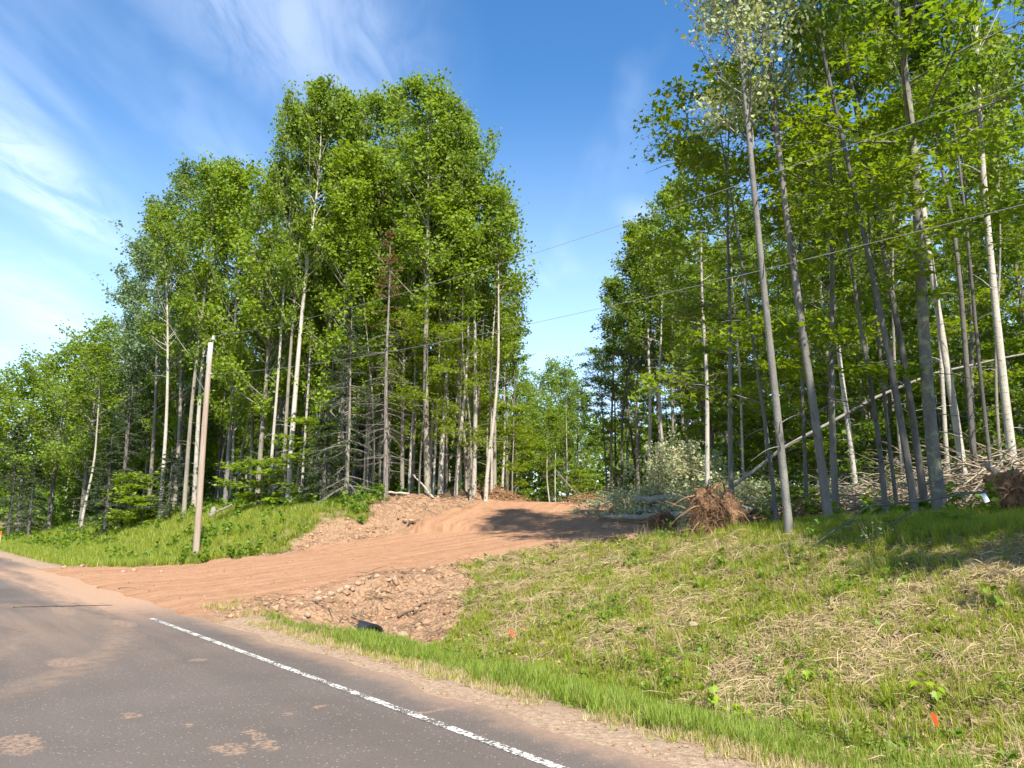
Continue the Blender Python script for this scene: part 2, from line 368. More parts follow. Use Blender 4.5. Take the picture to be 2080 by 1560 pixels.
    arc_d = t.math('ABSOLUTE', t.math('SUBTRACT', t.vmath('DISTANCE', uv, (13.6, -4.4, 0)), t.math('ADD', 7.2, t.math('MULTIPLY', n_mid, 0.35))))
    arc = t.math('MULTIPLY', t.ramp(arc_d, 0.42, 0.02), t.ramp(n_mid, 0.25, 0.6))
    arc_d2 = t.math('ABSOLUTE', t.math('SUBTRACT', t.vmath('DISTANCE', uv, (13.6, -4.4, 0)), t.math('ADD', 6.0, t.math('MULTIPLY', n_mid, 0.35))))
    arc = t.math('MAXIMUM', arc, t.math('MULTIPLY', t.ramp(arc_d2, 0.35, 0.02), t.ramp(n_mid, 0.3, 0.65)))
    arc = t.math('MULTIPLY', arc, t.math('MULTIPLY', t.ramp(Vv, -1.0, 0.8), t.ramp(U, 7.5, 9.5)))
    dust = t.math('MULTIPLY', t.math('MULTIPLY', t.ramp(U, 7.0, 15.0), t.ramp(U, 44, 30)), t.ramp(n_lane, 0.35, 0.7))
    warp = t.node('ShaderNodeCombineXYZ'); t.l.new(t.math('MULTIPLY', t.math('SUBTRACT', n_mid, 0.5), 0.30), warp.inputs[0]); t.l.new(t.math('MULTIPLY', t.math('SUBTRACT', t.noise(pos, 9, 4), 0.5), 0.30), warp.inputs[1])
    p2 = t.vmath('ADD', uv, warp.outputs[0])
    spots = None
    for (cu, cv, ru, rv) in SPOTS:
        dd = t.vmath('LENGTH', t.scale(t.vmath('SUBTRACT', p2, (cu, cv, 0)), (1 / ru, 1 / rv, 0)))
        q = t.ramp(dd, 1.08, 0.80); spots = q if spots is None else t.math('MAXIMUM', spots, q)
    spots = t.math('MULTIPLY', spots, t.ramp(t.noise(pos, 22, 5, 0.7), 0.40, 0.58))
    d_col = t.mix(t.ramp(t.noise(pos, 24, 3), 0.35, 0.65), (0.30, 0.185, 0.118), (0.38, 0.245, 0.155))
    k = t.math('MAXIMUM', t.math('MULTIPLY', near, 0.96), t.math('MAXIMUM', t.math('MULTIPLY', arc, 0.30), t.math('MAXIMUM', t.math('MULTIPLY', dust, 0.30), t.math('MULTIPLY', spots, 0.62))))
    far_edge = t.math('MULTIPLY', t.ramp(t.math('ADD', Vv, t.math('MULTIPLY', n_mid, 0.4)), 4.0, 4.4), 0.5)
    c = t.mix(t.math('MAXIMUM', k, far_edge), c, d_col)
    surf(t, out, c, 0.88, t.math('ADD', n_gr, t.math('MULTIPLY', t.noise(pos, 190, 1), 0.6)), 0.5, 0.006, 0.25)
    # ---- worn road paint
    m, t, out = mat('road_paint')
    pos = t.node('ShaderNodeNewGeometry').outputs['Position']
    n = t.math('ADD', t.math('MULTIPLY', t.noise(pos, 34, 5, 0.75), 0.72), t.math('MULTIPLY', t.noise(pos, 4, 3), 0.28))
    c = t.mix(t.ramp(n, 0.485, 0.545), (0.10, 0.085, 0.075), (0.60, 0.58, 0.53))
    surf(t, out, c, 0.8, n, 0.3, 0.004)
    # ---- plain things
    m, t, out = mat('crack_seal'); surf(t, out, (0.025, 0.023, 0.022), 0.6)
    m, t, out = mat('stone')
    tc = t.node('ShaderNodeTexCoord').outputs['Object']; oi = t.node('ShaderNodeObjectInfo').outputs['Random']
    c = t.mix(t.ramp(t.noise(tc, 6, 4), 0.35, 0.7), (0.29, 0.205, 0.14), (0.40, 0.315, 0.23)); c = t.mix(t.math('MULTIPLY', oi, 0.6), c, (0.36, 0.22, 0.15))
    surf(t, out, c, 0.85, t.noise(tc, 22, 4), 0.5, 0.02)
    m, t, out = mat('tan_stone')
    tc = t.node('ShaderNodeTexCoord').outputs['Object']
    c = t.mix(t.ramp(t.noise(tc, 5, 4), 0.35, 0.7), (0.34, 0.255, 0.165), (0.26, 0.18, 0.115)); surf(t, out, c, 0.85, t.noise(tc, 18, 4), 0.5, 0.02)
    m, t, out = mat('clod')
    tc = t.node('ShaderNodeNewGeometry').outputs['Position']; oi = t.node('ShaderNodeObjectInfo').outputs['Random']
    c = t.mix(oi, (0.20, 0.115, 0.065), (0.38, 0.245, 0.150)); c = t.mix(t.ramp(t.noise(tc, 30, 3), 0.5, 0.75, 0, 0.5), c, (0.2, 0.1, 0.055)); surf(t, out, c, 0.95)
    m, t, out = mat('pole_wood')
    tc = t.node('ShaderNodeTexCoord').outputs['Object']
    g = t.noise(t.scale(tc, (9, 9, 0.35)), 3, 5, 0.6); g2 = t.noise(t.scale(tc, (30, 30, 0.6)), 2, 3)
    c = t.mix(t.ramp(g, 0.3, 0.72), (0.30, 0.21, 0.145), (0.40, 0.335, 0.265)); c = t.mix(t.ramp(g2, 0.55, 0.75, 0, 0.65), c, (0.22, 0.135, 0.085))
    z = t.node('ShaderNodeSeparateXYZ'); t.l.new(tc, z.inputs[0]); c = t.mix(t.ramp(z.outputs[2], 5.5, 8.3, 0, 0.7), c, (0.40, 0.375, 0.34))
    surf(t, out, c, 0.9, g2, 0.5, 0.01)
    m, t, out = mat('galvanised'); b = surf(t, out, (0.42, 0.43, 0.45), 0.45); b.inputs['Metallic'].default_value = 0.7
    m, t, out = mat('porcelain'); surf(t, out, (0.50, 0.52, 0.55), 0.25, spec=0.5)
    m, t, out = mat('wire'); surf(t, out, (0.34, 0.34, 0.34), 0.5)
    m, t, out = mat('black_plastic'); surf(t, out, (0.012, 0.014, 0.016), 0.42, spec=0.5)
    m, t, out = mat('pipe_inside'); surf(t, out, (0.006, 0.006, 0.006), 0.8)
    m, t, out = mat('red_flag'); surf(t, out, (0.80, 0.055, 0.015), 0.6)
    m, t, out = mat('flag_wire'); surf(t, out, (0.2, 0.2, 0.2), 0.5)
    m, t, out = mat('stake_wood'); surf(t, out, (0.55, 0.40, 0.24), 0.8)
    m, t, out = mat('orange_paint'); surf(t, out, (0.85, 0.16, 0.03), 0.6)
    m, t, out = mat('white_card'); surf(t, out, (0.78, 0.77, 0.73), 0.7)
    m, t, out = mat('cut_wood'); surf(t, out, (0.58, 0.42, 0.25), 0.85)
    m, t, out = mat('root_soil')
    tc = t.node('ShaderNodeTexCoord').outputs['Object']; c = t.mix(t.ramp(t.noise(tc, 7, 5), 0.35, 0.7), (0.10, 0.055, 0.03), (0.27, 0.155, 0.085)); surf(t, out, c, 0.95, t.noise(tc, 20, 4), 0.8, 0.05)
SPOTS = []
def gp(px, py, z=0.0):                      # where a line of sight meets level z (used once to lay out marks on the road)
    xc = (px - 1040) / FPX; yc = (780 - py) / FPX
    Y = math.cos(PITCH) - yc * math.sin(PITCH); Z = math.sin(PITCH) + yc * math.cos(PITCH); t = (z - EYE) / Z
    return xc * t, Y * t
for (px, py, ru, rv) in ((467, 1520, .19, .12), (537, 1514, .17, .07), (516, 1491, .14, .05), (548, 1504, .07, .04), (40, 1512, .34, .13), (135, 1345, .34, .22), (268, 1453, .09, .07), (386, 1472, .06, .05), (590, 1449, .06, .05), (650, 1436, .05, .07), (128, 1241, .9, .16), (250, 1266, .5, .16), (885, 1443, .05, .22), (400, 1340, .12, .10)):
    SPOTS.append((*to_uv(*gp(px, py)), ru, rv))
build_surface_mats()

# ------------------------------------------------------------------ ground, driveway, shoulder, road
def steps(lo, a, b, hi, fine, grow=1.18):
    mid = list(np.arange(a, b, fine)); out = mid[:]; s = fine; x = mid[-1]
    while x < hi: s *= grow; x += s; out.append(x)
    s = fine; x = a; pre = []
    while x > lo: s *= grow; x -= s; pre.append(x)
    return np.array(pre[::-1] + out)
def build_ground():
    us = steps(-1500, -4, 40, 2500, 0.115, 1.10); vs = steps(-1500, 4.1, 33, 2500, 0.115, 1.13)
    U, Vv = np.meshgrid(us, vs, indexing='ij'); x, y = to_xy(U, Vv); x = x.ravel(); y = y.ravel(); u = U.ravel(); v = Vv.ravel()
    z = ground_z(x, y); far = np.hypot(x, y)
    dm = dirt_mask(x, y); d, pz, hw, lon, sd = path_info(x, y)
    n = fbm(x * 0.9, y * 0.9, 55, 3) - 0.5
    gm = smooth(5.35, 4.85, v + 0.5 * n) * (v > 0)
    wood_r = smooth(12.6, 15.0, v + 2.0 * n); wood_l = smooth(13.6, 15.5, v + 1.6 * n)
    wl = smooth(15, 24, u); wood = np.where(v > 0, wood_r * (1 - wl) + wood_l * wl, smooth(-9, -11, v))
    fill = np.clip(smooth(-0.6, 0.6, d - hw), 0, 1)
    A = {'dirt': dm, 'gravel': gm, 'wood': wood, 'fill': fill, 'lane': np.stack([d * sd, lon, 0 * lon], 1)}
    P = np.stack([x, y, z], 1); nv = len(vs); nu = len(us)
    i = np.arange((nu - 1) * nv).reshape(nu - 1, nv)[:, :-1].ravel(); Q = np.stack([i, i + nv, i + nv + 1, i + 1], 1)
    def fm(a): return a[Q].mean(1)
    isd = fm(dm) > 0.5; isg = (fm(v) > 4.0) & (fm(v) < 5.05) & (np.abs(fm(u)) < 300) & ~isd
    for name, sel, label in (('ground', ~isd & ~isg, 'grassy banks and leaf covered forest floor'), ('dirt_driveway', isd, 'freshly graded orange dirt driveway climbing from the road'), ('gravel_shoulder', isg, 'narrow brown gravel shoulder along the asphalt')):
        q = Q[sel]; used = np.unique(q); remap = np.zeros(len(P), np.int64); remap[used] = np.arange(len(used))
        me = make_mesh(name, P[used], [remap[q]], {k: a[used] for k, a in A.items()}, True)
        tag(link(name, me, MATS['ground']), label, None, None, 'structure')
build_ground()
def strip(name, us, vs, z, matn, wob=None):
    U, Vv = np.meshgrid(us, vs, indexing='ij'); x, y = to_xy(U, Vv)
    P = np.stack([x.ravel(), y.ravel(), np.full(x.size, z)], 1); nv = len(vs)
    i = np.arange((len(us) - 1) * nv).reshape(-1, nv)[:, :-1].ravel(); Q = np.stack([i, i + nv, i + nv + 1, i + 1], 1)
    return make_mesh(name, P, [Q], {'lane': np.stack([U.ravel(), Vv.ravel(), 0 * U.ravel()], 1)})
def build_road():
    us = np.concatenate([np.arange(-40, 45, 0.25), np.arange(45, 700, 5)])
    vs = np.linspace(-4.1, 4.2, 12)
    me = strip('road', us, vs, 0.0, None)
    co = np.zeros(len(me.vertices) * 3, np.float32); me.vertices.foreach_get('co', co); co = co.reshape(-1, 3)
    edge = np.arange(len(co)) % 12 == 11; uu, vv = to_uv(co[:, 0], co[:, 1]); sh = (vnoise(uu * 1.3, uu * 0, 4) - 0.5) * 0.22 * edge
    co[:, 0] += sh * RC; co[:, 1] += sh * RS; me.vertices.foreach_set('co', co.ravel()); me.update()
    road = link('road', me, MATS['asphalt']); tag(road, 'grey brown asphalt road dusted with soil by the driveway', None, None, 'structure')
    ln = strip('edge_line', np.arange(-20, 13.8, 0.5), np.array([3.556, 3.642]), 0.004, None)
    link('edge_line', ln, MATS['road_paint'], road)
    a = gp(24, 1233.5); b = gp(228, 1229.5); mb = MB(); n = 24; r = rng(3)
    for s in (0,):
        tt = np.linspace(0, 1, n); cx = a[0] + (b[0] - a[0]) * tt; cy = a[1] + (b[1] - a[1]) * tt + r.normal(0, 0.02, n); wd = 0.055 * np.sin(np.pi * np.clip(tt * 0.94 + 0.03, 0, 1)) ** 0.4
        V = np.concatenate([np.stack([cx, cy - wd, np.full(n, 0.004)], 1), np.stack([cx, cy + wd, np.full(n, 0.004)], 1)]); i = np.arange(n - 1)
        mb.add(V, [np.stack([i, i + 1, i + n + 1, i + n], 1)])
    link('sealed_crack', mb.mesh('sealed_crack'), MATS['crack_seal'], road)
build_road()

# ------------------------------------------------------------------ leaves and trees
SHAPES = {   # (side, along, up) outlines with faces; folded a little along the midrib
    'round': (np.array([(0, 0, 0), (-.46, .42, .10), (0, 1, -.04), (.46, .42, .10)]), [np.array([[0, 3, 2, 1]])]),
    'lobed': (np.array([(0, 0, 0), (-.62, .30, .08), (-.22, .52, .04), (0, 1.05, -.10), (.22, .52, .04), (.62, .30, .08)]), [np.array([[0, 3, 2, 1], [0, 5, 4, 3]])]),
    'needle': (np.array([(-.05, 0, 0), (.05, 0, 0), (0, 1, 0)]), [np.array([[0, 1, 2]])]),
}
def norm(a): return a / (np.linalg.norm(a, axis=-1, keepdims=True) + 1e-9)
def add_leaves(mb, P, r, size, shape='round', mode='hang', tilt=0.55, var=0.42, out=None):
    n = len(P)
    if mode == 'flat':
        N = norm(np.stack([r.normal(0, tilt, n), r.normal(0, tilt, n), np.ones(n)], 1)); az = r.uniform(0, 2 * np.pi, n)
        A = np.stack([np.cos(az), np.sin(az), r.uniform(-0.7, 0.0, n)], 1)
    else:
        N = norm(r.normal(0, 1, (n, 3)) + np.array([0, 0, 0.35])); A = r.normal(0, 1, (n, 3)) + np.array([0, 0, -0.8])
    if out is not None: A = A * 0.6 + out * 0.9
    A = norm(A - N * (A * N).sum(1, keepdims=True)); S = np.cross(A, N)
    sz = size * (1 + var * r.normal(0, 1, n)).clip(0.45, 1.7)
    T, F = SHAPES[shape]; k = len(T)
    V = P[:, None, :] + sz[:, None, None] * (T[None, :, 0:1] * S[:, None, :] + T[None, :, 1:2] * A[:, None, :] + T[None, :, 2:3] * N[:, None, :])
    base = (np.arange(n) * k)[:, None]
    mb.add(V.reshape(-1, 3), [(base[:, :, None] + f[None]).reshape(-1, f.shape[1]) for f in F], np.repeat(r.random(n), k))

def trunk_path(r, h, wob, k=16, lean=0.0):
    t = np.linspace(0, 1, k); P = np.zeros((k, 3)); P[:, 2] = t * h
    a, b = r.uniform(0, 6.28, 2); w = wob * h
    P[:, 0] = w * (np.sin(t * 4.2 + a) - np.sin(a)) * t ** 0.6 + 0.3 * w * np.sin(t * 11 + b) * t; P[:, 1] = w * (np.cos(t * 3.7 + b) - np.cos(b)) * t ** 0.6
    return t, P
def gen_tree(seed, h=20, r0=0.15, c0=0.45, nb=46, bl=2.6, elev=(0.45, 1.10), curve=0.5, ns=7, sl=0.55, nl=30, ls=0.10, shape='round', mode='hang', spread=0.20, wob=0.012, prof='aspen', stubs=8, fork=False):
    r = rng(seed); tk = MB(); lf = MB()
    t, P = trunk_path(r, h, wob); rad = r0 * ((1 - t) ** 0.85 * 0.95 + 0.05); rad[0] *= 1.15
    P[0, 2] = -0.35
    tk.tubes(P[None], rad[None], 9)
    # main limbs
    tb = np.sort(c0 + (0.985 - c0) * r.random(nb) ** 0.85); q = (tb - c0) / (1 - c0)
    if prof == 'aspen': ln = bl * (0.6 + 0.5 * np.sin(np.pi * np.clip(q * 0.9 + 0.12, 0, 1))) * (1 - 0.50 * q ** 2.2)
    elif prof == 'maple': ln = bl * (0.75 + 0.4 * np.sin(np.pi * q)) * (1 - 0.55 * q ** 2)
    elif prof == 'round': ln = bl * np.sqrt(np.clip(1.06 - (2 * q - 0.9) ** 2 * 0.9, 0.08, 1.2))
    else: ln = bl * (1.04 - q)
    ln = ln * r.uniform(0.35, 1.3, nb)
    az = (np.arange(nb) * 2.399 + r.normal(0, 0.5, nb)); el = r.uniform(elev[0], elev[1], nb) + (q * 0.25 if prof != 'cone' else 0)
    B0 = np.stack([np.interp(tb, t, P[:, i]) for i in range(3)], 1)
    D = np.stack([np.cos(az) * np.cos(el), np.sin(az) * np.cos(el), np.sin(el)], 1)
    s = np.linspace(0, 1, 6)
    BP = B0[:, None, :] + ln[:, None, None] * (s[None, :, None] * D[:, None, :]); BP[:, :, 2] += (curve * ln)[:, None] * (s ** 2)[None] * (0.5 if curve > 0 else 1)
    side = np.stack([-np.sin(az), np.cos(az), 0 * az], 1)
    BP += (r.normal(0, 0.10, nb) * ln)[:, None, None] * (np.sin(s * 3))[None, :, None] * side[:, None, :]
    br = np.clip(np.interp(tb, t, rad) * 0.42, 0.008, 0.07); tk.tubes(BP, br[:, None] * (1 - 0.85 * s)[None], 4)
    # twigs
    ss = r.uniform(0.25, 1.0, (nb, ns)) ** 0.7; bi = np.repeat(np.arange(nb), ns); sv = ss.ravel(); f = sv * 5; i0 = np.clip(f.astype(int), 0, 4); fr = (f - i0)[:, None]
    S0 = BP[bi, i0] * (1 - fr) + BP[bi, i0 + 1] * fr
    if mode == 'flat':
        a2 = az[bi] + r.choice([-1, 1], nb * ns) * r.uniform(0.4, 1.1, nb * ns); e2 = r.normal(0.02, 0.13, nb * ns)
    else:
        a2 = az[bi] + r.normal(0, 1.0, nb * ns); e2 = r.normal(0.75, 0.45, nb * ns)
    SD = np.stack([np.cos(a2) * np.cos(e2), np.sin(a2) * np.cos(e2), np.sin(e2)], 1)
    L2 = (sl * (0.5 + 0.5 * ln[bi] / max(bl, .1)) * r.uniform(0.5, 1.2, nb * ns)); s3 = np.linspace(0, 1, 3)
    SP = S0[:, None, :] + (L2[:, None] * s3[None])[:, :, None] * SD[:, None, :]
    if mode == 'flat': SP[:, :, 2] -= (L2 * 0.16)[:, None] * (s3 ** 2)[None]
    tk.tubes(SP, np.broadcast_to(np.array([0.008, 0.006, 0.003]), (nb * ns, 3)), 3)
    # leaves along the twigs
    wi = np.repeat(np.arange(nb * ns), nl); tt = r.uniform(0.1, 1.1, len(wi)) ** 0.8
    LP = S0[wi] + (L2[wi] * tt)[:, None] * SD[wi]
    if mode == 'flat':
        LP[:, 2] -= L2[wi] * 0.16 * tt ** 2; LP += r.normal(0, 1, (len(wi), 3)) * np.array([spread, spread, spread * 0.28])
    else: LP += r.normal(0, spread, (len(wi), 3))
    tw = wi; keep = r.random(len(wi)) < (np.where(r.random(nb * ns) < 0.22, 0.1, 1.0)[tw] * np.where(r.random(nb) < 0.12, 0.1, 1.0)[bi[tw]])
    add_leaves(lf, LP[keep], r, ls, shape, mode)
    # dead stubs below the crown
    if stubs:
        tb = r.uniform(0.08, c0, stubs); B0 = np.stack([np.interp(tb, t, P[:, i]) for i in range(3)], 1); az = r.uniform(0, 6.28, stubs); L = r.uniform(0.25, 1.1, stubs)
        D = np.stack([np.cos(az), np.sin(az), r.uniform(-0.3, 0.6, stubs)], 1); BP = B0[:, None] + (L[:, None] * s[None])[:, :, None] * D[:, None] ; BP[:, :, 2] += 0.05 * np.sin(s * 4)[None]
        tk.tubes(BP, np.broadcast_to(0.014 * (1 - 0.8 * s), (stubs, 6)), 3)
    return tk.mesh('trunk', True), lf.mesh('crown')
def gen_conifer(seed, h=11, r0=0.12, c0=0.12, nb=90, bl=2.3, nl=70, dead=0.0, needles=True, red=False):
    """drooping spruce; with dead > 0 the lower limbs are bare grey sticks"""
    r = rng(seed); tk = MB(); lf = MB(); t, P = trunk_path(r, h, 0.006); rad = r0 * (1 - t) ** 0.9 + 0.008; P[0, 2] = -0.35
    tk.tubes(P[None], rad[None], 8)
    tb = np.sort(r.uniform(c0, 0.985, nb)); ln = bl * (1.03 - tb) ** 0.75 * r.uniform(0.6, 1.15, nb); az = np.arange(nb) * 2.399 + r.normal(0, 0.4, nb)
    B0 = np.stack([np.interp(tb, t, P[:, i]) for i in range(3)], 1); s = np.linspace(0, 1, 6); el = r.uniform(-0.25, 0.25, nb) + 0.5 * (tb - 0.4)
    D = np.stack([np.cos(az) * np.cos(el), np.sin(az) * np.cos(el), np.sin(el)], 1)
    BP = B0[:, None] + (ln[:, None] * s[None])[:, :, None] * D[:, None]; BP[:, :, 2] -= (ln * r.uniform(0.15, 0.42, nb))[:, None] * (s ** 1.6)[None]; BP[:, 5, 2] += ln * 0.07
    tk.tubes(BP, np.full((nb, 1), 0.016) * (1 - 0.85 * s)[None] * (0.6 + ln[:, None] / bl), 4)
    # side twigs hang from the limbs
    ns = 9; bi = np.repeat(np.arange(nb), ns); sv = np.tile(np.linspace(0.18, 1, ns), nb); f = sv * 5; i0 = np.clip(f.astype(int), 0, 4); fr = (f - i0)[:, None]
    S0 = BP[bi, i0] * (1 - fr) + BP[bi, i0 + 1] * fr; a2 = az[bi] + np.tile([-0.9, 0.9, -0.7, 0.8, -0.9, 0.6, -0.6, 0.5, 0.0], nb); L2 = ln[bi] * 0.30 * (1.25 - sv) * r.uniform(0.6, 1.3, len(bi))
    SD = np.stack([np.cos(a2), np.sin(a2), r.normal(-0.42, 0.2, len(bi))], 1)
    tk.tubes(np.stack([S0, S0 + SD * L2[:, None]], 1), np.broadcast_to([0.006, 0.002], (len(bi), 2)), 3)
    live = tb[bi] > dead
    if needles:
        k = nl // ns + 2; wi = np.repeat(np.where(live)[0], k); tt = r.uniform(0, 1.05, len(wi)); LP = S0[wi] + SD[wi] * (L2[wi] * tt)[:, None]
        lf2 = LP + r.normal(0, 0.02, LP.shape); n = len(wi)
        A = norm(SD[wi] + r.normal(0, 0.75, (n, 3))); S = norm(np.cross(A, r.normal(0, 1, (n, 3)))); sz = r.uniform(0.09, 0.17, n); w = 0.020
        V = np.stack([lf2 - S * w, lf2 + S * w, lf2 + A * sz[:, None]], 1).reshape(-1, 3); lf.add(V, [np.arange(3 * n).reshape(-1, 3)], np.repeat(r.random(n), 3))
    return tk.mesh('trunk', True), (lf.mesh('crown') if needles and lf.n else None)

PROTO = {}
def proto(name, meshes, bark, leaf): 
    tk, lf = meshes; tk.materials.append(MATS[bark])
    if lf: lf.materials.append(MATS[leaf])
    PROTO[name] = (tk, lf)
def swap(name, src, bark=None, leaf=None):
    tk, lf = PROTO[src]; tk = tk.copy() if bark else tk; lf = lf.copy() if leaf else lf
    if bark: tk.materials[0] = MATS[bark]
    if leaf: lf.materials[0] = MATS[leaf]
    PROTO[name] = (tk, lf)
A_ = dict(h=21, r0=0.125, c0=0.40, nb=50, bl=3.1, ns=7, nl=30, ls=0.14, spread=0.19)
proto('aspen0', gen_tree(11, **A_), 'aspen_bark', 'aspen_leaf')
proto('aspen1', gen_tree(12, **{**A_, 'c0': 0.30, 'nb': 66, 'bl': 2.7}), 'aspen_bark', 'aspen_leaf')
proto('aspen2', gen_tree(13, **{**A_, 'c0': 0.5, 'wob': 0.02, 'r0': 0.14}), 'birch_bark', 'aspen_leaf')
proto('leafy0', gen_tree(14, **{**A_, 'h': 19, 'c0': 0.17, 'nb': 84, 'bl': 2.9, 'elev': (0.45, 1.0), 'ls': 0.135}), 'grey_bark', 'bright_leaf')
proto('leafy1', gen_tree(15, **{**A_, 'h': 18, 'c0': 0.22, 'nb': 80, 'bl': 3.0, 'elev': (0.4, 1.0), 'ls': 0.135}), 'aspen_bark', 'bright_leaf')
proto('silver0', gen_tree(16, **{**A_, 'h': 19, 'c0': 0.38, 'nb': 66, 'ls': 0.075, 'nl': 52, 'bl': 2.5, 'elev': (0.7, 1.2), 'spread': 0.18, 'r0': 0.08}), 'grey_bark', 'silver_leaf')
swap('greyaspen0', 'aspen1', None, 'grey_green_leaf'); swap('greyaspen1', 'aspen0', None, 'grey_green_leaf')
M_ = dict(h=15, r0=0.09, c0=0.28, nb=34, bl=2.7, elev=(0.05, 0.55), curve=0.15, ns=11, sl=0.95, nl=26, ls=0.105, shape='lobed', mode='flat', spread=0.20, prof='maple', wob=0.018)
proto('maple0', gen_tree(21, **M_), 'grey_bark', 'maple_leaf')
proto('maple1', gen_tree(22, **{**M_, 'h': 18, 'c0': 0.35, 'nb': 38, 'bl': 3.1, 'r0': 0.115}), 'grey_bark', 'maple_leaf')
proto('maple2', gen_tree(23, **{**M_, 'h': 9, 'c0': 0.22, 'nb': 22, 'bl': 2.1, 'r0': 0.05}), 'dark_bark', 'maple_leaf')
swap('lichen', 'maple1', 'lichen_bark', None); swap('deep0', 'maple0', 'dark_bark', 'deep_leaf'); swap('deep1', 'maple1', 'dark_bark', 'deep_leaf')
U_ = {**M_, 'h': 5, 'c0': 0.12, 'nb': 22, 'bl': 1.7, 'ns': 9, 'sl': 0.7, 'r0': 0.035, 'nl': 16, 'stubs': 0, 'ls': 0.15}
proto('under0', gen_tree(31, **U_), 'grey_bark', 'deep_leaf'); proto('under1', gen_tree(32, **{**U_, 'h': 7, 'nb': 26}), 'grey_bark', 'maple_leaf')
proto('under2', gen_tree(33, **{**U_, 'h': 3, 'nb': 16, 'bl': 1.2}), 'grey_bark', 'bright_leaf')
T_ = dict(h=16, r0=0.075, c0=0.6, nb=24, bl=1.5, ns=6, nl=24, ls=0.125, spread=0.2, wob=0.02, stubs=12)
proto('thin0', gen_tree(41, **T_), 'birch_bark', 'aspen_leaf'); proto('thin1', gen_tree(42, **{**T_, 'h': 14, 'r0': 0.06, 'wob': 0.03}), 'aspen_bark', 'bright_leaf'); proto('thin2', gen_tree(43, **{**T_, 'h': 17, 'r0': 0.065}), 'dark_bark', 'deep_leaf')
proto('round0', gen_tree(51, h=17, r0=0.17, c0=0.18, nb=64, bl=3.7, elev=(0.2, 1.0), ns=9, sl=0.9, nl=26, ls=0.17, spread=0.26, prof='round'), 'grey_bark', 'aspen_leaf')
proto('spruce0', gen_conifer(61, h=10, nl=110), 'dark_bark', 'needle'); proto('spruce1', gen_conifer(62, h=6.5, bl=1.9, nb=70, nl=110), 'dark_bark', 'needle')
proto('deadspruce', gen_conifer(63, h=19, r0=0.15, c0=0.08, nb=120, bl=2.6, dead=0.62, nl=50), 'dead_wood', 'dead_needle')
proto('halfspruce', gen_conifer(64, h=9, r0=0.09, c0=0.06, nb=90, bl=2.4, dead=0.28, nl=80), 'dead_wood', 'needle')
SIDES = {}
def tree(kind, x, y, label, group=None, h=1.0, w=None, rz=None, lean=(0, 0), name=None, z=None):
    tk, lf = PROTO[kind]
    o = empty(name or NAMES[kind], (x, y, gz(x, y) if z is None else z), 0); w = w or h
    r = random.Random(int(x * 997 + y * 131)); o.rotation_euler = (lean[1], lean[0], r.uniform(0, 6.28) if rz is None else rz)
    if lean != (0, 0): o.rotation_mode = 'ZYX'
    o.scale = (w, w, h)
    link('trunk', tk, None, o)
    if lf: link('crown', lf, None, o)
    return tag(o, label, 'tree', group)
NAMES = {k: ('aspen_tree' if 'aspen' in k or 'silver' in k else 'spruce_tree' if 'spruce' in k else 'maple_tree' if k[:5] in ('maple', 'deep0', 'deep1', 'liche') else 'maple_sapling' if 'under' in k else 'young_tree' if 'thin' in k else 'broadleaf_tree') for k in PROTO}

def whereabouts(x, y, side):
    px = 1040 + FPX * x / y
    if side == 'left':
        z = [(60, 'at the left border'), (150, 'near the left border'), (230, 'left of the dark drooping spruce'), (300, 'above the dark drooping spruce'), (355, 'left of the three pale aspens'), (420, 'behind the utility pole'), (490, 'right of the utility pole'), (560, 'left of the tallest aspen'), (630, 'behind the tallest aspen'), (700, 'above the small drooping spruce'), (770, 'left of the dead spruce'), (840, 'behind the dead spruce'), (900, 'behind the leaning pale aspen'), (950, 'behind the row on the mound'), (9999, 'at the edge of the gap')]
        d = 'close' if to_uv(x, y)[1] < 19 else 'halfway in' if to_uv(x, y)[1] < 26 else 'far in'
    else:
        z = [(1240, 'at the right edge of the gap'), (1300, 'above the long slanting log'), (1360, 'above the felled logs'), (1430, 'above the silvery treetop'), (1500, 'above the root ball'), (1570, 'left of the nearest grey aspen'), (1640, 'behind the nearest grey aspen'), (1720, 'behind the second grey aspen'), (1800, 'above the slash branches'), (1880, 'left of the lichened maple'), (1960, 'right of the lichened maple'), (2040, 'left of the right border'), (9999, 'at the right border')]
        d = 'close' if y < 26 else 'halfway in' if y < 42 else 'far in'
    return d + ' ' + next(t for q, t in z if px < q)
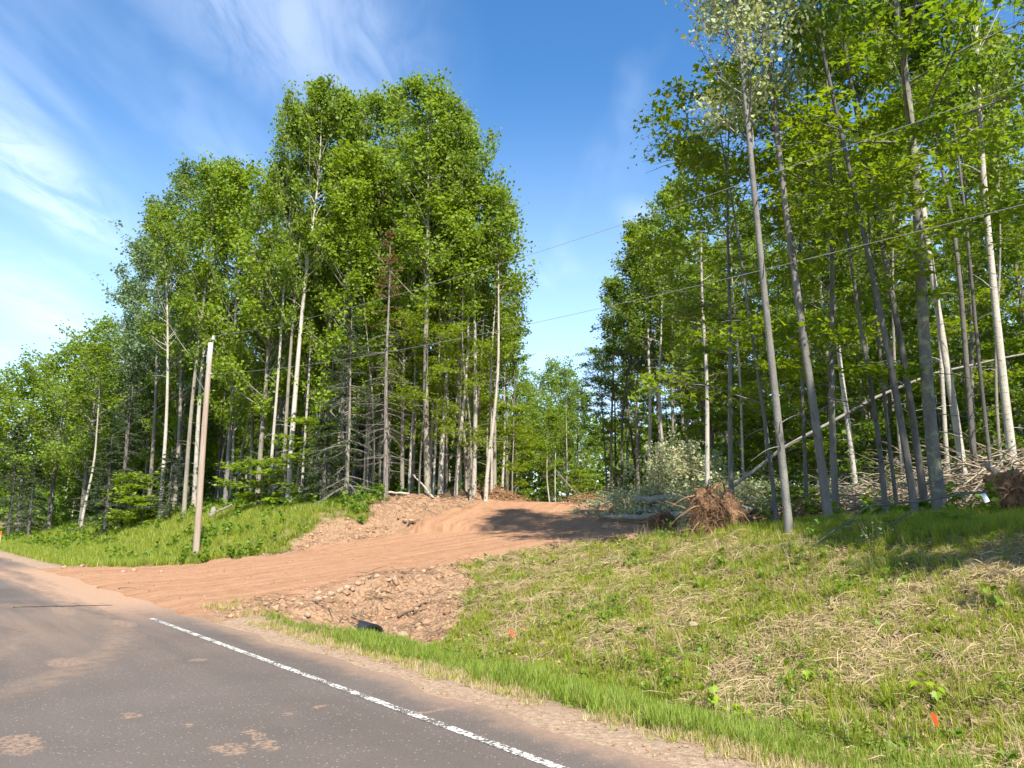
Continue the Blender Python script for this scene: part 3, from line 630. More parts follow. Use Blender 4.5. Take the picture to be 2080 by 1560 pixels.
def left_trees():
    K = [  # kind, px of the foot, depth, height scale, width scale, lean (x, y), label
        ('aspen0', 868, 33.2, 0.92, 1.2, (-0.050, 0), 'leaning pale aspen on the dirt bank, stoutest trunk left of the driveway crest'),
        ('leafy1', 815, 35.2, 0.78, 0.85, (0, 0), 'leafy tree just left of the leaning pale aspen on the bank'),
        ('deadspruce', 782, 31.9, 0.62, 0.70, (-0.02, 0), 'dead spruce with bare drooping grey limbs beside the leaning aspen'),
        ('halfspruce', 702, 32.4, 0.95, 0.9, (0, 0), 'spruce with bare lower limbs and green top at the edge of the turf'),
        ('spruce1', 655, 32.8, 0.62, 0.95, (0, 0), 'small drooping spruce at the turf edge between pole and dead spruce'),
        ('aspen2', 584, 35.5, 0.99, 1.0, (0.0, 0), 'tall white trunked aspen, tallest top in the stand left of the driveway'),
        ('aspen0', 572, 36.2, 0.95, 0.8, (-0.01, 0), 'pale twin trunk standing against the tallest white trunked aspen'),
        ('aspen1', 640, 36.8, 1.01, 0.9, (0.01, 0), 'tall aspen with a pointed top right of the tallest aspen'),
        ('aspen0', 740, 36.5, 0.98, 1.0, (0, 0), 'tall aspen behind the dead spruce'),
        ('aspen1', 835, 37.5, 0.95, 0.9, (0.01, 0), 'tall aspen behind the leaning pale aspen'),
        ('aspen0', 900, 36.2, 0.95, 0.85, (0.0, 0), 'tall aspen at the right end of the left stand'),
        ('aspen2', 610, 37.5, 1.03, 0.5, (0, 0), 'narrow aspen spire between the two tallest tops'),
        ('aspen2', 700, 38.0, 1.02, 0.6, (0.01, 0), 'narrow aspen spire left above the dead spruce'),
        ('aspen0', 770, 38.5, 1.04, 0.6, (0, 0), 'narrow aspen spire right above the dead spruce'),
        ('aspen2', 872, 38.0, 1.0, 0.5, (0, 0), 'narrow aspen spire above the leaning pale aspen'),
        ('aspen0', 928, 37.0, 0.94, 0.5, (0.015, 0), 'narrow aspen spire at the right shoulder of the stand'),
        ('aspen2', 545, 37.0, 0.98, 0.6, (-0.01, 0), 'narrow aspen spire left of the tallest aspen'),
        ('aspen2', 893, 34.6, 0.86, 0.85, (0.012, 0), 'pale aspen next right of the leaning trunk on the dirt bank'),
        ('thin0', 925, 34.2, 0.95, 1.2, (0.02, 0), 'white stemmed young tree in the row on the bank, second from the leaning aspen'),
        ('thin1', 946, 34.9, 0.95, 1.3, (-0.02, 0), 'thin dark forked young tree mid row on the dirt bank'),
        ('aspen2', 962, 34.4, 0.80, 0.8, (0.006, 0), 'pale aspen standing on the dirt mound left of the crest'),
        ('maple0', 962, 35.2, 0.95, 0.66, (0.01, 0), 'slender maple with layered leaves at the stand edge above the crest'),
        ('thin0', 986, 34.0, 0.9, 1.25, (0.028, 0), 'right leaning thin white stem at the end of the row on the mound'),
        ('thin0', 880, 35.5, 1.0, 0.9, (0.0, 0), 'white slim stem just behind the leaning pale aspen'),
        ('thin1', 905, 35.8, 0.98, 1.0, (0.01, 0), 'tan slim stem third in the row on the bank'),
        ('thin0', 935, 36.4, 0.95, 0.9, (-0.01, 0), 'white slim stem in the second rank of the row'),
        ('thin1', 955, 33.8, 0.9, 1.0, (0.02, 0), 'tan slim stem on the turf strip of the mound'),
        ('thin0', 998, 35.0, 0.85, 0.9, (0.035, 0), 'outermost white slim stem on the mound toward the crest'),
        ('thin0', 830, 35.2, 0.95, 0.9, (-0.02, 0), 'white slim stem between dead spruce and leaning aspen'),
        ('thin1', 755, 34.6, 0.9, 1.0, (0.0, 0), 'tan slim stem left of the dead spruce'),
        ('maple2', 850, 32.9, 0.95, 0.9, (0, 0), 'small yellow green maple hanging over the bare bank'),
        ('maple2', 925, 33.6, 0.9, 0.75, (0, 0), 'small yellow green maple among the pale stems on the mound'),
        ('aspen0', 373, 41.5, 0.95, 1.0, (-0.012, 0), 'straight pale aspen just left of the utility pole, front of three'),
        ('aspen2', 392, 43.0, 0.98, 1.0, (0, 0), 'pale aspen half hidden behind the utility pole'),
        ('aspen1', 400, 44.5, 0.99, 1.0, (0, 0), 'rear aspen of the three behind the utility pole'),
        ('aspen2', 326, 43.0, 0.85, 0.85, (-0.05, 0), 'left leaning slender aspen a little left of the three pale aspens'),
        ('greyaspen0', 352, 47.5, 1.05, 1.15, (0, 0), 'tall grey green poplar with airy crown left of the utility pole'),
        ('greyaspen1', 300, 50.0, 1.0, 1.2, (0, 0), 'grey green poplar left of the tallest airy one'),
        ('greyaspen0', 245, 55.0, 0.97, 1.2, (0, 0), 'grey green poplar stepping down towards the far left'),
        ('greyaspen1', 215, 62.0, 0.92, 1.1, (0, 0), 'far grey green poplar at the left shoulder of the stand'),
        ('leafy0', 455, 41.0, 1.0, 1.05, (0, 0), 'broad leafy tree right of the utility pole top'),
        ('leafy1', 520, 38.5, 0.98, 1.1, (0, 0), 'broad yellow green tree below the tallest aspen'),
        ('leafy0', 690, 35.6, 0.90, 1.0, (0, 0), 'yellow green tree in front of the tall aspens, above the small spruce'),
        ('leafy1', 785, 37.2, 0.96, 1.0, (0, 0), 'yellow green tree crowded between two tall aspens'),
        ('spruce0', 245, 46.5, 1.0, 1.0, (0, 0), 'dark drooping spruce by the far left turf'),
        ('spruce1', 215, 45.5, 0.9, 1.1, (0, 0), 'squat dark spruce in front of the drooping spruce'),
        ('spruce0', 20, 62.0, 0.95, 1.2, (0, 0), 'dark spruce at the left border of the picture'),
        ('spruce1', 60, 60.0, 1.0, 1.2, (0, 0), 'spruce with trailing grey limbs near the left border'),
        ('spruce1', 340, 42.5, 0.62, 0.9, (0, 0), 'small spruce at the foot of the left leaning aspen'),
        ('thin0', 166, 52.0, 0.8, 1.3, (0.01, 0), 'thin white birch stem left of the dark drooping spruce'),
        ('round0', 165, 57.0, 0.88, 1.05, (0, 0), 'round leafy tree above the thin white birch'),
        ('round0', 100, 62.0, 0.86, 1.15, (0, 0), 'leafy tree second from the left border'),
        ('round0', 40, 68.0, 0.86, 1.3, (0, 0), 'leafy tree nearest the left border'),
        ('round0', -40, 72.0, 0.88, 1.3, (0, 0), 'leafy tree cut by the left border'),
        ('under2', 272, 45.0, 1.05, 1.2, (0, 0), 'bright green maple sapling at the dark forest edge on the left'),
        ('under2', 290, 44.0, 0.6, 1.0, (0, 0), 'small bright sapling in front of the bright maple sapling'),
        ('under1', 620, 34.5, 0.55, 1.0, (0, 0), 'low broad sapling behind the small drooping spruce'),
        ('under2', 530, 36.0, 0.8, 1.2, (0, 0), 'low sapling on the turf crest right of the pole'),
    ]
    for kind, px, Y, h, w, ln, lab in K: tree(kind, at(px, Y), Y, lab, None, h, w, None, ln)
    # the crowd behind
    r = random.Random(5); pts = [(at(k[1], k[2]), k[2]) for k in K]; n = 0
    LAB = {'aspen': 'tall pale trunked aspen', 'leafy': 'yellow green leafy tree', 'maple': 'maple with layered leaves', 'deep': 'dark leaved maple', 'thin': 'thin bare stem', 'under': 'low maple sapling', 'spruce': 'shaded spruce'}
    tries = 0
    while n < 185 and tries < 9000:
        tries += 1; u = 27 + 68 * r.random() ** 1.25; v = 15.2 + 26 * r.random() ** 1.6; x, y = to_xy(u, v)
        d, pz, hw, lon, sd = path_info(np.array([x]), np.array([y]))
        if d[0] < hw[0] + 1.2 + (1.2 if sd[0] > 0 else 0) or x > 0.5 - (y < 44) * 1.2: continue
        if any((x - a) ** 2 + (y - b) ** 2 < 1.35 ** 2 for a, b in pts): continue
        pts.append((x, y)); n += 1
        kind = r.choices(['aspen0', 'aspen1', 'aspen2', 'leafy0', 'leafy1', 'maple0', 'deep0', 'deep1', 'thin0', 'thin1', 'thin2', 'under0', 'under1', 'spruce0'], [2.4, 2.4, 2, 1.6, 1.6, 1.4, 2, 1.2, 2.2, 2, 2, 4, 2, .8])[0]
        fall = np.interp(u, [27, 45, 60, 90], [1.0, 1.0, 0.88, 0.70]) * (0.82 if x > -4 and y < 45 else 1)
        key = next(k for k in LAB if kind.startswith(k)); h = r.uniform(0.82, 1.0) * fall
        tree(kind, x, y, LAB[key] + ', left stand, ' + whereabouts(x, y, 'left'), 'crowd of trees in the left stand: ' + key, h, r.uniform(0.85, 1.05), None, (r.gauss(0, .02), r.gauss(0, .02)))
left_trees()

def right_trees():
    K = [
        ('silver0', 1602, 14.0, 1.00, 0.95, (-0.035, 0.01), 'silver leaved aspen with smooth grey trunk, nearest right of the root ball'),
        ('silver0', 1684, 15.0, 1.08, 1.08, (-0.055, 0), 'stout grey aspen, second trunk right of the root ball, with silvery crown'),
        ('thin2', 1862, 14.6, 0.95, 1.1, (-0.055, 0), 'left leaning grey stem in front of the lichened maple trunk'),
        ('maple1', 1912, 15.0, 1.0, 1.15, (-0.045, 0), 'thick lichen spotted maple trunk at the right forest edge'),
        ('thin2', 1882, 16.6, 1.05, 1.25, (-0.03, 0), 'dark trunk pressed behind the lichened maple'),
        ('aspen2', 1968, 19.5, 0.98, 0.75, (-0.012, 0), 'straight grey aspen right of the lichened maple'),
        ('thin2', 1990, 19.0, 1.0, 1.2, (0.01, 0), 'slim dark stem beside the straight grey aspen'),
        ('aspen2', 2072, 20.0, 0.95, 0.85, (-0.01, 0), 'pale aspen trunk at the right border of the picture'),
        ('maple2', 1578, 16.4, 1.25, 1.0, (-0.05, 0), 'dark slender leaning maple between the root ball and the silver aspen'),
        ('maple0', 1486, 18.2, 0.80, 0.78, (0.03, 0), 'crooked slender maple rising right behind the root ball'),
        ('thin0', 1440, 27.0, 0.85, 1.25, (0.0, 0), 'white birch stem rising out of the silvery brush pile'),
        ('thin2', 1722, 31.0, 1.0, 1.1, (-0.03, 0), 'dark maple trunk behind the second grey aspen'),
        ('thin0', 1745, 22.5, 1.0, 1.2, (0, 0), 'sunlit white stem right of the second grey aspen, above the brush'),
        ('thin2', 1788, 33.0, 0.95, 1.15, (-0.03, 0), 'thin dark stem left of the lichened maple'),
        ('maple0', 1700, 17.6, 0.95, 0.9, (0, 0), 'maple with wide leaf layers hanging behind the second grey aspen'),
        ('maple2', 1800, 16.0, 1.1, 1.2, (0, 0), 'low layered maple in front of the lichened maple'),
        ('maple0', 1990, 24.5, 0.95, 1.0, (0, 0), 'layered maple behind the straight grey aspen'),
        ('aspen2', 1322, 39.0, 0.68, 0.8, (-0.02, 0), 'thin pale aspen above the log pile, leaning left'),
        ('thin0', 1352, 38.0, 0.85, 1.3, (0.045, 0), 'forked pale stem leaning right above the brush pile'),
        ('aspen0', 1372, 40.0, 0.80, 0.8, (0, 0), 'pale aspen behind the forked stem'),
        ('thin2', 1265, 43.0, 0.82, 1.3, (0, 0), 'dark stem at the left edge of the right forest'),
        ('aspen1', 1245, 47.0, 0.68, 0.8, (-0.01, 0), 'aspen at the left edge of the right forest beside the gap'),
        ('greyaspen1', 1298, 45.0, 0.74, 0.85, (0, 0), 'grey green aspen behind the left edge of the right forest'),
        ('aspen0', 1345, 45.5, 0.82, 0.85, (0, 0), 'aspen with pointed crown above the brush pile'),
        ('aspen1', 1395, 43.0, 0.88, 0.85, (0, 0), 'tallest aspen beside the gap, right of the pointed one'),
        ('maple0', 1235, 50.0, 0.72, 0.8, (0, 0), 'leafy maple overhanging the gap on its right side'),
        ('under1', 1475, 33.0, 1.0, 1.0, (0, 0), 'maple sapling behind the brush pile near the crooked maple'),
        ('under1', 1560, 31.0, 1.1, 1.1, (0, 0), 'maple sapling behind the dark slender maple'),
        ('thin0', 1515, 29.5, 0.9, 0.8, (-0.02, 0), 'white slim stem between the crooked maple and the dark slender maple'),
        ('thin2', 1640, 18.5, 0.95, 0.75, (0.02, 0), 'dark slim stem between the two grey aspens'),
        ('thin1', 1668, 30.0, 1.0, 0.9, (-0.03, 0), 'tan slim stem just left of the second grey aspen'),
        ('thin0', 1765, 31.5, 1.0, 0.8, (0.015, 0), 'pale slim stem right of the sunlit white stem'),
        ('thin2', 1825, 17.5, 1.0, 0.7, (-0.04, 0), 'dark slim stem left of the leaning grey stem'),
        ('thin1', 1842, 21.0, 1.05, 0.9, (0.0, 0), 'tan slim stem seen just left of the lichened maple'),
        ('thin0', 1935, 21.5, 1.0, 0.9, (-0.02, 0), 'white slim stem just right of the lichened maple'),
        ('thin2', 2025, 18.5, 1.0, 0.8, (-0.02, 0), 'dark slim stem left of the pale aspen at the right border'),
        ('thin1', 2045, 22.0, 1.05, 0.9, (0.01, 0), 'tan slim stem near the pale aspen at the right border'),
        ('deep0', 1455, 34.0, 0.75, 0.8, (0, 0), 'dark leaved maple right behind the silvery treetop'),
        ('maple2', 1600, 31.5, 1.0, 1.2, (0, 0), 'layered maple hanging low behind the nearest grey aspen'),
        ('maple2', 1710, 28.5, 1.0, 1.2, (0, 0), 'layered maple hanging low right of the second grey aspen'),
        ('deep0', 1815, 29.0, 0.8, 0.9, (0, 0), 'dark leaved maple above the wide slash pile'),
        ('maple2', 1940, 27.0, 1.0, 1.2, (0, 0), 'layered maple hanging low behind the straight grey aspen'),
        ('deep0', 2040, 28.0, 0.8, 0.9, (0, 0), 'dark leaved maple above the heap at the right border'),
        ('under2', 1625, 19.0, 0.35, 0.8, (0, 0), 'low green sapling between the two grey aspens'),
    ]
    for kind, px, Y, h, w, ln, lab in K: tree(kind if 'lichen' not in lab or kind != 'maple1' else 'lichen', at(px, Y), Y, lab, None, h, w, None, ln)
    r = random.Random(9); pts = [(at(k[1], k[2]), k[2]) for k in K]; n = 0; tries = 0
    LAB = {'aspen': 'tall pale aspen', 'leafy': 'leafy tree', 'maple': 'layered maple', 'deep': 'dark leaved maple', 'thin': 'thin stem', 'under': 'low maple sapling'}
    while n < 172 and tries < 12000:
        tries += 1; Y = 17 + 48 * r.random() ** 1.2; X = 5 + 42 * r.random(); u, v = to_uv(X, Y)
        if v < 17.5 or X > 0.86 * Y + 4: continue
        if Y < 33 and X < 8.2 + (33 - Y) * 0.12 : continue       # the scraped clearing
        if Y >= 33 and X < 7.6 + (Y - 33) * 0.03: continue
        if Y < 31 and v < 25.5 and r.random() < 0.93: continue   # the felled brush lies here
        if any((X - a) ** 2 + (Y - b) ** 2 < 1.45 ** 2 for a, b in pts): continue
        pts.append((X, Y)); n += 1
        kind = r.choices(['aspen0', 'aspen1', 'aspen2', 'leafy0', 'maple0', 'maple1', 'deep0', 'deep1', 'thin0', 'thin1', 'thin2', 'under0', 'under1'], [2.0, 1.0, 2.0, .5, 1.6, .9, 2, 1, 3, 2.5, 2.5, 6.5, 4])[0]
        key = next(k for k in LAB if kind.startswith(k))
        tree(kind, X, Y, LAB[key] + ', right forest, ' + whereabouts(X, Y, 'right'), 'crowd of trees in the right forest: ' + key, r.uniform(0.8, 1.0) * (0.80 if X < 0.30 * Y and Y > 32 else 1), r.uniform(0.85, 1.05), None, (r.gauss(0, .025), r.gauss(0, .025)))
    # the forest edge goes on past the right border and shades the bank
    for i, (u, v, k, h) in enumerate(((-1.9, 10.6, 'leafy1', 0.8), (-3.2, 11.2, 'maple1', 0.9), (-5.0, 10.0, 'leafy0', 0.8), (-7.2, 11.0, 'leafy1', 0.9), (-9.5, 10.4, 'leafy0', 0.9), (-1.0, 12.8, 'maple0', 0.9), (-4.6, 13.0, 'aspen1', 0.9))):
        x, y = to_xy(u, v); tree(k, x, y, 'tree of the forest edge just past the right border', 'trees past the right border', h, 0.9)
right_trees()

def gap_label(kind, X, Y):
    px = 1040 + FPX * X / Y
    w = next(t for q, t in ((900, 'hidden left behind the mound'), (960, 'left behind the pale row'), (1000, 'behind the row on the mound'), (1035, 'near the slim lone birch'), (1070, 'left of the driveway crest'), (1100, 'over the left half of the crest'), (1130, 'over the middle of the crest'), (1165, 'over the right half of the crest'), (1200, 'by the bent white birch'), (1250, 'behind the right berm'), (9999, 'right behind the log pile')) if px < q)
    n = {'under0': 'dark low sapling', 'under1': 'green low sapling', 'thin0': 'white thin stem', 'thin1': 'tan thin stem', 'round0': 'round crowned tree', 'aspen1': 'narrow aspen', 'leafy0': 'yellow green tree', 'deep0': 'dark maple'}[kind]
    return n + ' past the crest, ' + ('nearer, ' if Y < 78 else 'middle row, ' if Y < 94 else 'rear, ') + w
def gap_trees():
    K = [('thin0', 1020, 52.0, 0.82, 1.4, (0, 0), 'slim birch with airy crown alone at the left of the gap'),
         ('thin0', 992, 50.0, 0.7, 1.2, (0.02, 0), 'short thin birch left of the slim birch in the gap'),
         ('thin1', 965, 56.0, 0.9, 1.3, (0, 0), 'thin stem behind the mound at the left of the gap'),
         ('round0', 1120, 84.0, 1.0, 1.0, (0, 0), 'round crowned tree in the middle of the gap, highest there'),
         ('round0', 1065, 90.0, 0.88, 1.0, (0, 0), 'round crowned tree left of the highest one in the gap'),
         ('round0', 1178, 82.0, 0.85, 0.9, (0, 0), 'round crowned tree right of the highest one in the gap'),
         ('thin0', 1150, 70.0, 0.85, 1.1, (0, 0), 'white stem in front of the round crowned trees in the gap'),
         ('thin0', 1118, 66.0, 0.55, 1.1, (0, 0), 'short white stem near the middle of the gap'),
         ('thin0', 1128, 67.0, 0.6, 1.1, (0.02, 0), 'one of two close white stems near the middle of the gap'),
         ('thin1', 1195, 62.0, 0.5, 1.1, (-0.45, 0), 'bent white birch leaning steeply left at the right of the gap')]
    for kind, px, Y, h, w, ln, lab in K: tree(kind, at(px, Y), Y, lab, None, h, w, None, ln)
    r = random.Random(21); n = 0; pts = [(at(k[1], k[2]), k[2]) for k in K]
    while n < 62:
        Y = r.uniform(60, 108); X = r.uniform(-13, 20)
        d, pz, hw, lon, sd = path_info(np.array([X]), np.array([Y]))
        if (d[0] < 2.4 and Y < 68) or any((X - a) ** 2 + (Y - b) ** 2 < 1.7 ** 2 for a, b in pts): continue
        pts.append((X, Y)); n += 1
        kind = r.choices(['round0', 'aspen1', 'leafy0', 'thin0', 'thin1', 'under0', 'under1', 'deep0'], [1.5 if Y > 84 else 0, 1 if Y > 76 else 0, 1 if Y > 76 else 0, 3, 2.5, 6, 3, 1.2])[0]
        h = r.uniform(0.75, 0.92) * (0.8 if kind[:4] == 'thin' or Y < 84 else 1); 
        tree(kind, X, Y, gap_label(kind, X, Y), 'far trees in the gap' if kind[:5] != 'under' else 'far saplings in the gap', h, r.uniform(0.85, 1.0))
gap_trees()

def back_wood():
    """the wood behind: one mass of crowns and stems too deep to tell apart"""
    r = rng(70); mb = MB(); n = 0
    for i in range(335):
        if i < 95: u = 78 + 170 * r.random(); v = 14 + 26 * r.random(); x, y = to_xy(u, v)
        elif i < 170: u = 30 + 190 * r.random(); v = 38 + 34 * r.random(); x, y = to_xy(u, v); x = min(x, -3 - 6 * r.random()) if y < 100 else x
        elif i < 205: y = 66 + 40 * r.random(); x = (0.14 + 0.3 * r.random()) * y
        elif i < 270: y = 48 + 60 * r.random(); x = max(22, 0.35 * y) + 40 * r.random()
        else: y = 108 + 24 * r.random(); x = -30 + 70 * r.random()
        h = (13 + 5 * r.random()) * (0.62 if 170 <= i < 205 else 1); z0 = 0.9; m = 560
        P = np.stack([r.normal(0, 1.5, m), r.normal(0, 1.5, m), h * (-0.02 + 1.02 * r.random(m) ** 1.15)], 1); P[:, :2] *= (1.1 - 0.75 * (P[:, 2:3] / h) ** 3)
        P += np.array([x, y, z0]); add_leaves(mb, P, r, 0.55, 'round', 'hang')
    o = link('distant_forest', mb.mesh('distant_forest'), MATS['deep_leaf']); tag(o, 'dense green forest far behind the front trees', None, None, 'stuff')
back_wood()

# ------------------------------------------------------------------ undergrowth scattered over the ground (uncountable: one object each)
def tilt_euler(x, y, spin, amount=1.0):
    e = 0.15; gx = (ground_z(x + e, y) - ground_z(x - e, y)) / (2 * e) * amount; gy = (ground_z(x, y + e) - ground_z(x, y - e)) / (2 * e) * amount
    N = norm(np.stack([-gx, -gy, np.ones_like(gx)], 1)); T = norm(np.cross(np.broadcast_to([0, 1.0, 0], N.shape), N)); B = np.cross(N, T)
    c, s_ = np.cos(spin)[:, None], np.sin(spin)[:, None]; X = T * c + B * s_; Yv = -T * s_ + B * c
    return np.stack([np.arctan2(Yv[:, 2], N[:, 2]), -np.arcsin(np.clip(X[:, 2], -1, 1)), np.arctan2(X[:, 1], X[:, 0])], 1)
def scatter(name, label, sources, x, y, scl, r, dz=0.0, tilt=1.0):
    z = ground_z(x, y) + dz; n = len(x)
    me = bpy.data.meshes.new(name); me.vertices.add(n); me.vertices.foreach_set('co', np.stack([x, y, z], 1).astype(np.float32).ravel())
    a = me.attributes.new('rot', 'FLOAT_VECTOR', 'POINT'); a.data.foreach_set('vector', tilt_euler(x, y, r.uniform(0, 6.28, n), tilt).astype(np.float32).ravel())
    a = me.attributes.new('scl', 'FLOAT', 'POINT'); a.data.foreach_set('value', np.asarray(scl, np.float32))
    a = me.attributes.new('idx', 'INT', 'POINT'); a.data.foreach_set('value', r.integers(0, len(sources), n).astype(np.int32))
    c = bpy.data.collections.new('source_' + name)
    for i, (m_, mt) in enumerate(sources):
        if len(m_.materials) == 0: m_.materials.append(MATS[mt])
        c.objects.link(bpy.data.objects.new('%s_%02d' % (name, i), m_))
    ng = bpy.data.node_groups.new(name, 'GeometryNodeTree')
    ng.interface.new_socket('Geometry', in_out='INPUT', socket_type='NodeSocketGeometry'); ng.interface.new_socket('Geometry', in_out='OUTPUT', socket_type='NodeSocketGeometry')
    N = ng.nodes; L = ng.links; gi = N.new('NodeGroupInput'); go = N.new('NodeGroupOutput'); ip = N.new('GeometryNodeInstanceOnPoints'); ci = N.new('GeometryNodeCollectionInfo')
    ci.inputs['Collection'].default_value = c; ci.inputs['Separate Children'].default_value = True; ci.inputs['Reset Children'].default_value = True
    def na(nm, ty): q = N.new('GeometryNodeInputNamedAttribute'); q.data_type = ty; q.inputs['Name'].default_value = nm; return q.outputs['Attribute']
    er = N.new('FunctionNodeEulerToRotation'); L.new(na('rot', 'FLOAT_VECTOR'), er.inputs[0])
    L.new(gi.outputs[0], ip.inputs['Points']); L.new(ci.outputs[0], ip.inputs['Instance']); ip.inputs['Pick Instance'].default_value = True
    L.new(na('idx', 'INT'), ip.inputs['Instance Index']); L.new(er.outputs[0], ip.inputs['Rotation']); L.new(na('scl', 'FLOAT'), ip.inputs['Scale']); L.new(ip.outputs[0], go.inputs[0])
    o = link(name, me); md = o.modifiers.new('scatter', 'NODES'); md.node_group = ng
    return tag(o, label, None, None, 'stuff')

def blades(seed, n, h, splay, w, rad, droop=0.5):
    r = rng(seed); mb = MB(); az = r.uniform(0, 6.28, n); hh = h * r.uniform(0.55, 1.15, n); sp = np.abs(r.normal(0, splay, n)); q = r.uniform(0, rad, n)
    b = np.stack([np.cos(az * 1.7) * q, np.sin(az * 1.7) * q, 0 * q], 1); d = np.stack([np.cos(az), np.sin(az), 0 * az], 1); sd = np.stack([-np.sin(az), np.cos(az), 0 * az], 1)
    rows = []
    for t, ww in ((0, 1), (0.4, 0.85), (0.75, 0.5)):
        p = b + d * (hh * (sp * t + droop * sp * t * t))[:, None]; p[:, 2] += hh * t * np.sqrt(np.clip(1 - (sp * 0.5) ** 2, 0.15, 1)) - droop * hh * sp * t ** 2 * 0.3
        rows += [p - sd * (w * ww), p + sd * (w * ww)]
    tip = b + d * (hh * (sp + droop * sp))[:, None]; tip[:, 2] += hh * np.sqrt(np.clip(1 - (sp * 0.5) ** 2, 0.15, 1)) - droop * hh * sp * 0.3
    V = np.stack(rows + [tip], 1).reshape(-1, 3); o = (np.arange(n) * 7)[:, None]
    mb.add(V, [np.concatenate([o + [[0, 1, 3, 2]], o + [[2, 3, 5, 4]]]), o + [[4, 5, 6]]], np.repeat(r.random(n), 7)); V[:, 2] = np.maximum(V[:, 2], 0.004)
    return mb.mesh('tuft')
def straw(seed, n, l, w=0.0028):
    r = rng(seed); mb = MB(); az = r.normal(0, 0.9, n); L = l * r.uniform(0.4, 1.2, n); d = np.stack([np.cos(az), np.sin(az), r.uniform(0, 0.45, n)], 1); sd = np.stack([-np.sin(az), np.cos(az), r.normal(0, .5, n)], 1)
    b = np.stack([r.normal(0, 0.09, n), r.normal(0, 0.09, n), r.uniform(0, 0.03, n)], 1); m = b + d * (L * 0.5)[:, None]; e = b + d * L[:, None]; e[:, 2] = b[:, 2] + 0.2 * d[:, 2] * L
    V = np.stack([b - sd * w, b + sd * w, m - sd * w, m + sd * w, e], 1).reshape(-1, 3); o = (np.arange(n) * 5)[:, None]
    mb.add(V, [o + [[0, 1, 3, 2]], o + [[2, 3, 4]]], np.repeat(r.random(n), 5)); return mb.mesh('straw')
def weed(seed, n, h, ls, shape='round'):
    r = rng(seed); mb = MB(); st = 3; tops = np.stack([r.normal(0, 0.06, st), r.normal(0, 0.06, st), h * r.uniform(0.7, 1.1, st)], 1); s = np.linspace(0, 1, 4)
    mb.tubes(tops[:, None, :] * s[None, :, None], np.broadcast_to(0.004 * (1 - 0.7 * s), (st, 4)), 3)
    k = r.integers(0, st, n); t = r.uniform(0.2, 1.0, n); P = tops[k] * t[:, None] + r.normal(0, 0.035, (n, 3)) * np.array([1, 1, 0.4]); P[:, 2] = np.maximum(P[:, 2], 0.02)
    add_leaves(mb, P, r, ls, shape, 'flat', 0.6); return mb.mesh('weed')
def litter(seed, n, ls, rad):
    r = rng(seed); mb = MB(); P = np.stack([r.normal(0, rad, n), r.normal(0, rad, n), r.uniform(0.004, 0.03, n)], 1); add_leaves(mb, P, r, ls, 'round', 'flat', 0.7); return mb.mesh('litter')
def lump(seed, rough=0.35, flat=0.7, sub=1):
    import bmesh
    r = rng(seed); bm = bmesh.new(); bmesh.ops.create_icosphere(bm, subdivisions=sub, radius=1.0)
    V = np.array([v.co[:] for v in bm.verts]); F = np.array([[v.index for v in f.verts] for f in bm.faces]); bm.free()
    ph = r.uniform(0, 9, 3); k = 1 + rough * (np.sin(V[:, 0] * 2.3 + ph[0]) * np.cos(V[:, 1] * 2.1 + ph[1]) + 0.6 * np.sin(V[:, 2] * 3.1 + V[:, 0] * 2 + ph[2])) + r.normal(0, rough * 0.22, len(V))
    V = V * k[:, None] * np.array([1, r.uniform(0.65, 0.95), flat * r.uniform(0.8, 1.1)]); mb = MB(); mb.add(V, [F], r.random()); return mb
def twigs(seed, n, l):
    r = rng(seed); mb = MB(); az = r.uniform(0, 6.28, n); L = l * r.uniform(0.4, 1.2, n); s = np.linspace(-.5, .5, 4); d = np.stack([np.cos(az), np.sin(az), r.normal(0, 0.12, n)], 1)
    P = (L[:, None] * s[None])[:, :, None] * d[:, None] + np.stack([r.normal(0, 0.15, n), r.normal(0, 0.15, n), r.uniform(0.005, 0.04, n)], 1)[:, None]; P += r.normal(0, 0.012, P.shape)
    mb.tubes(P, np.broadcast_to([0.007, 0.006, 0.005, 0.003], (n, 4)), 4, False, r.random(n)); return mb.mesh('twigs')
def sample(r, n, u0, u1, v0, v1, margin=0.80):
    u = r.uniform(u0, u1, n); v = r.uniform(v0, v1, n); x, y = to_xy(u, v); k = (np.abs(x) < margin * y + 1.5) & (y > 1.5)
    return x[k], y[k], u[k], v[k]

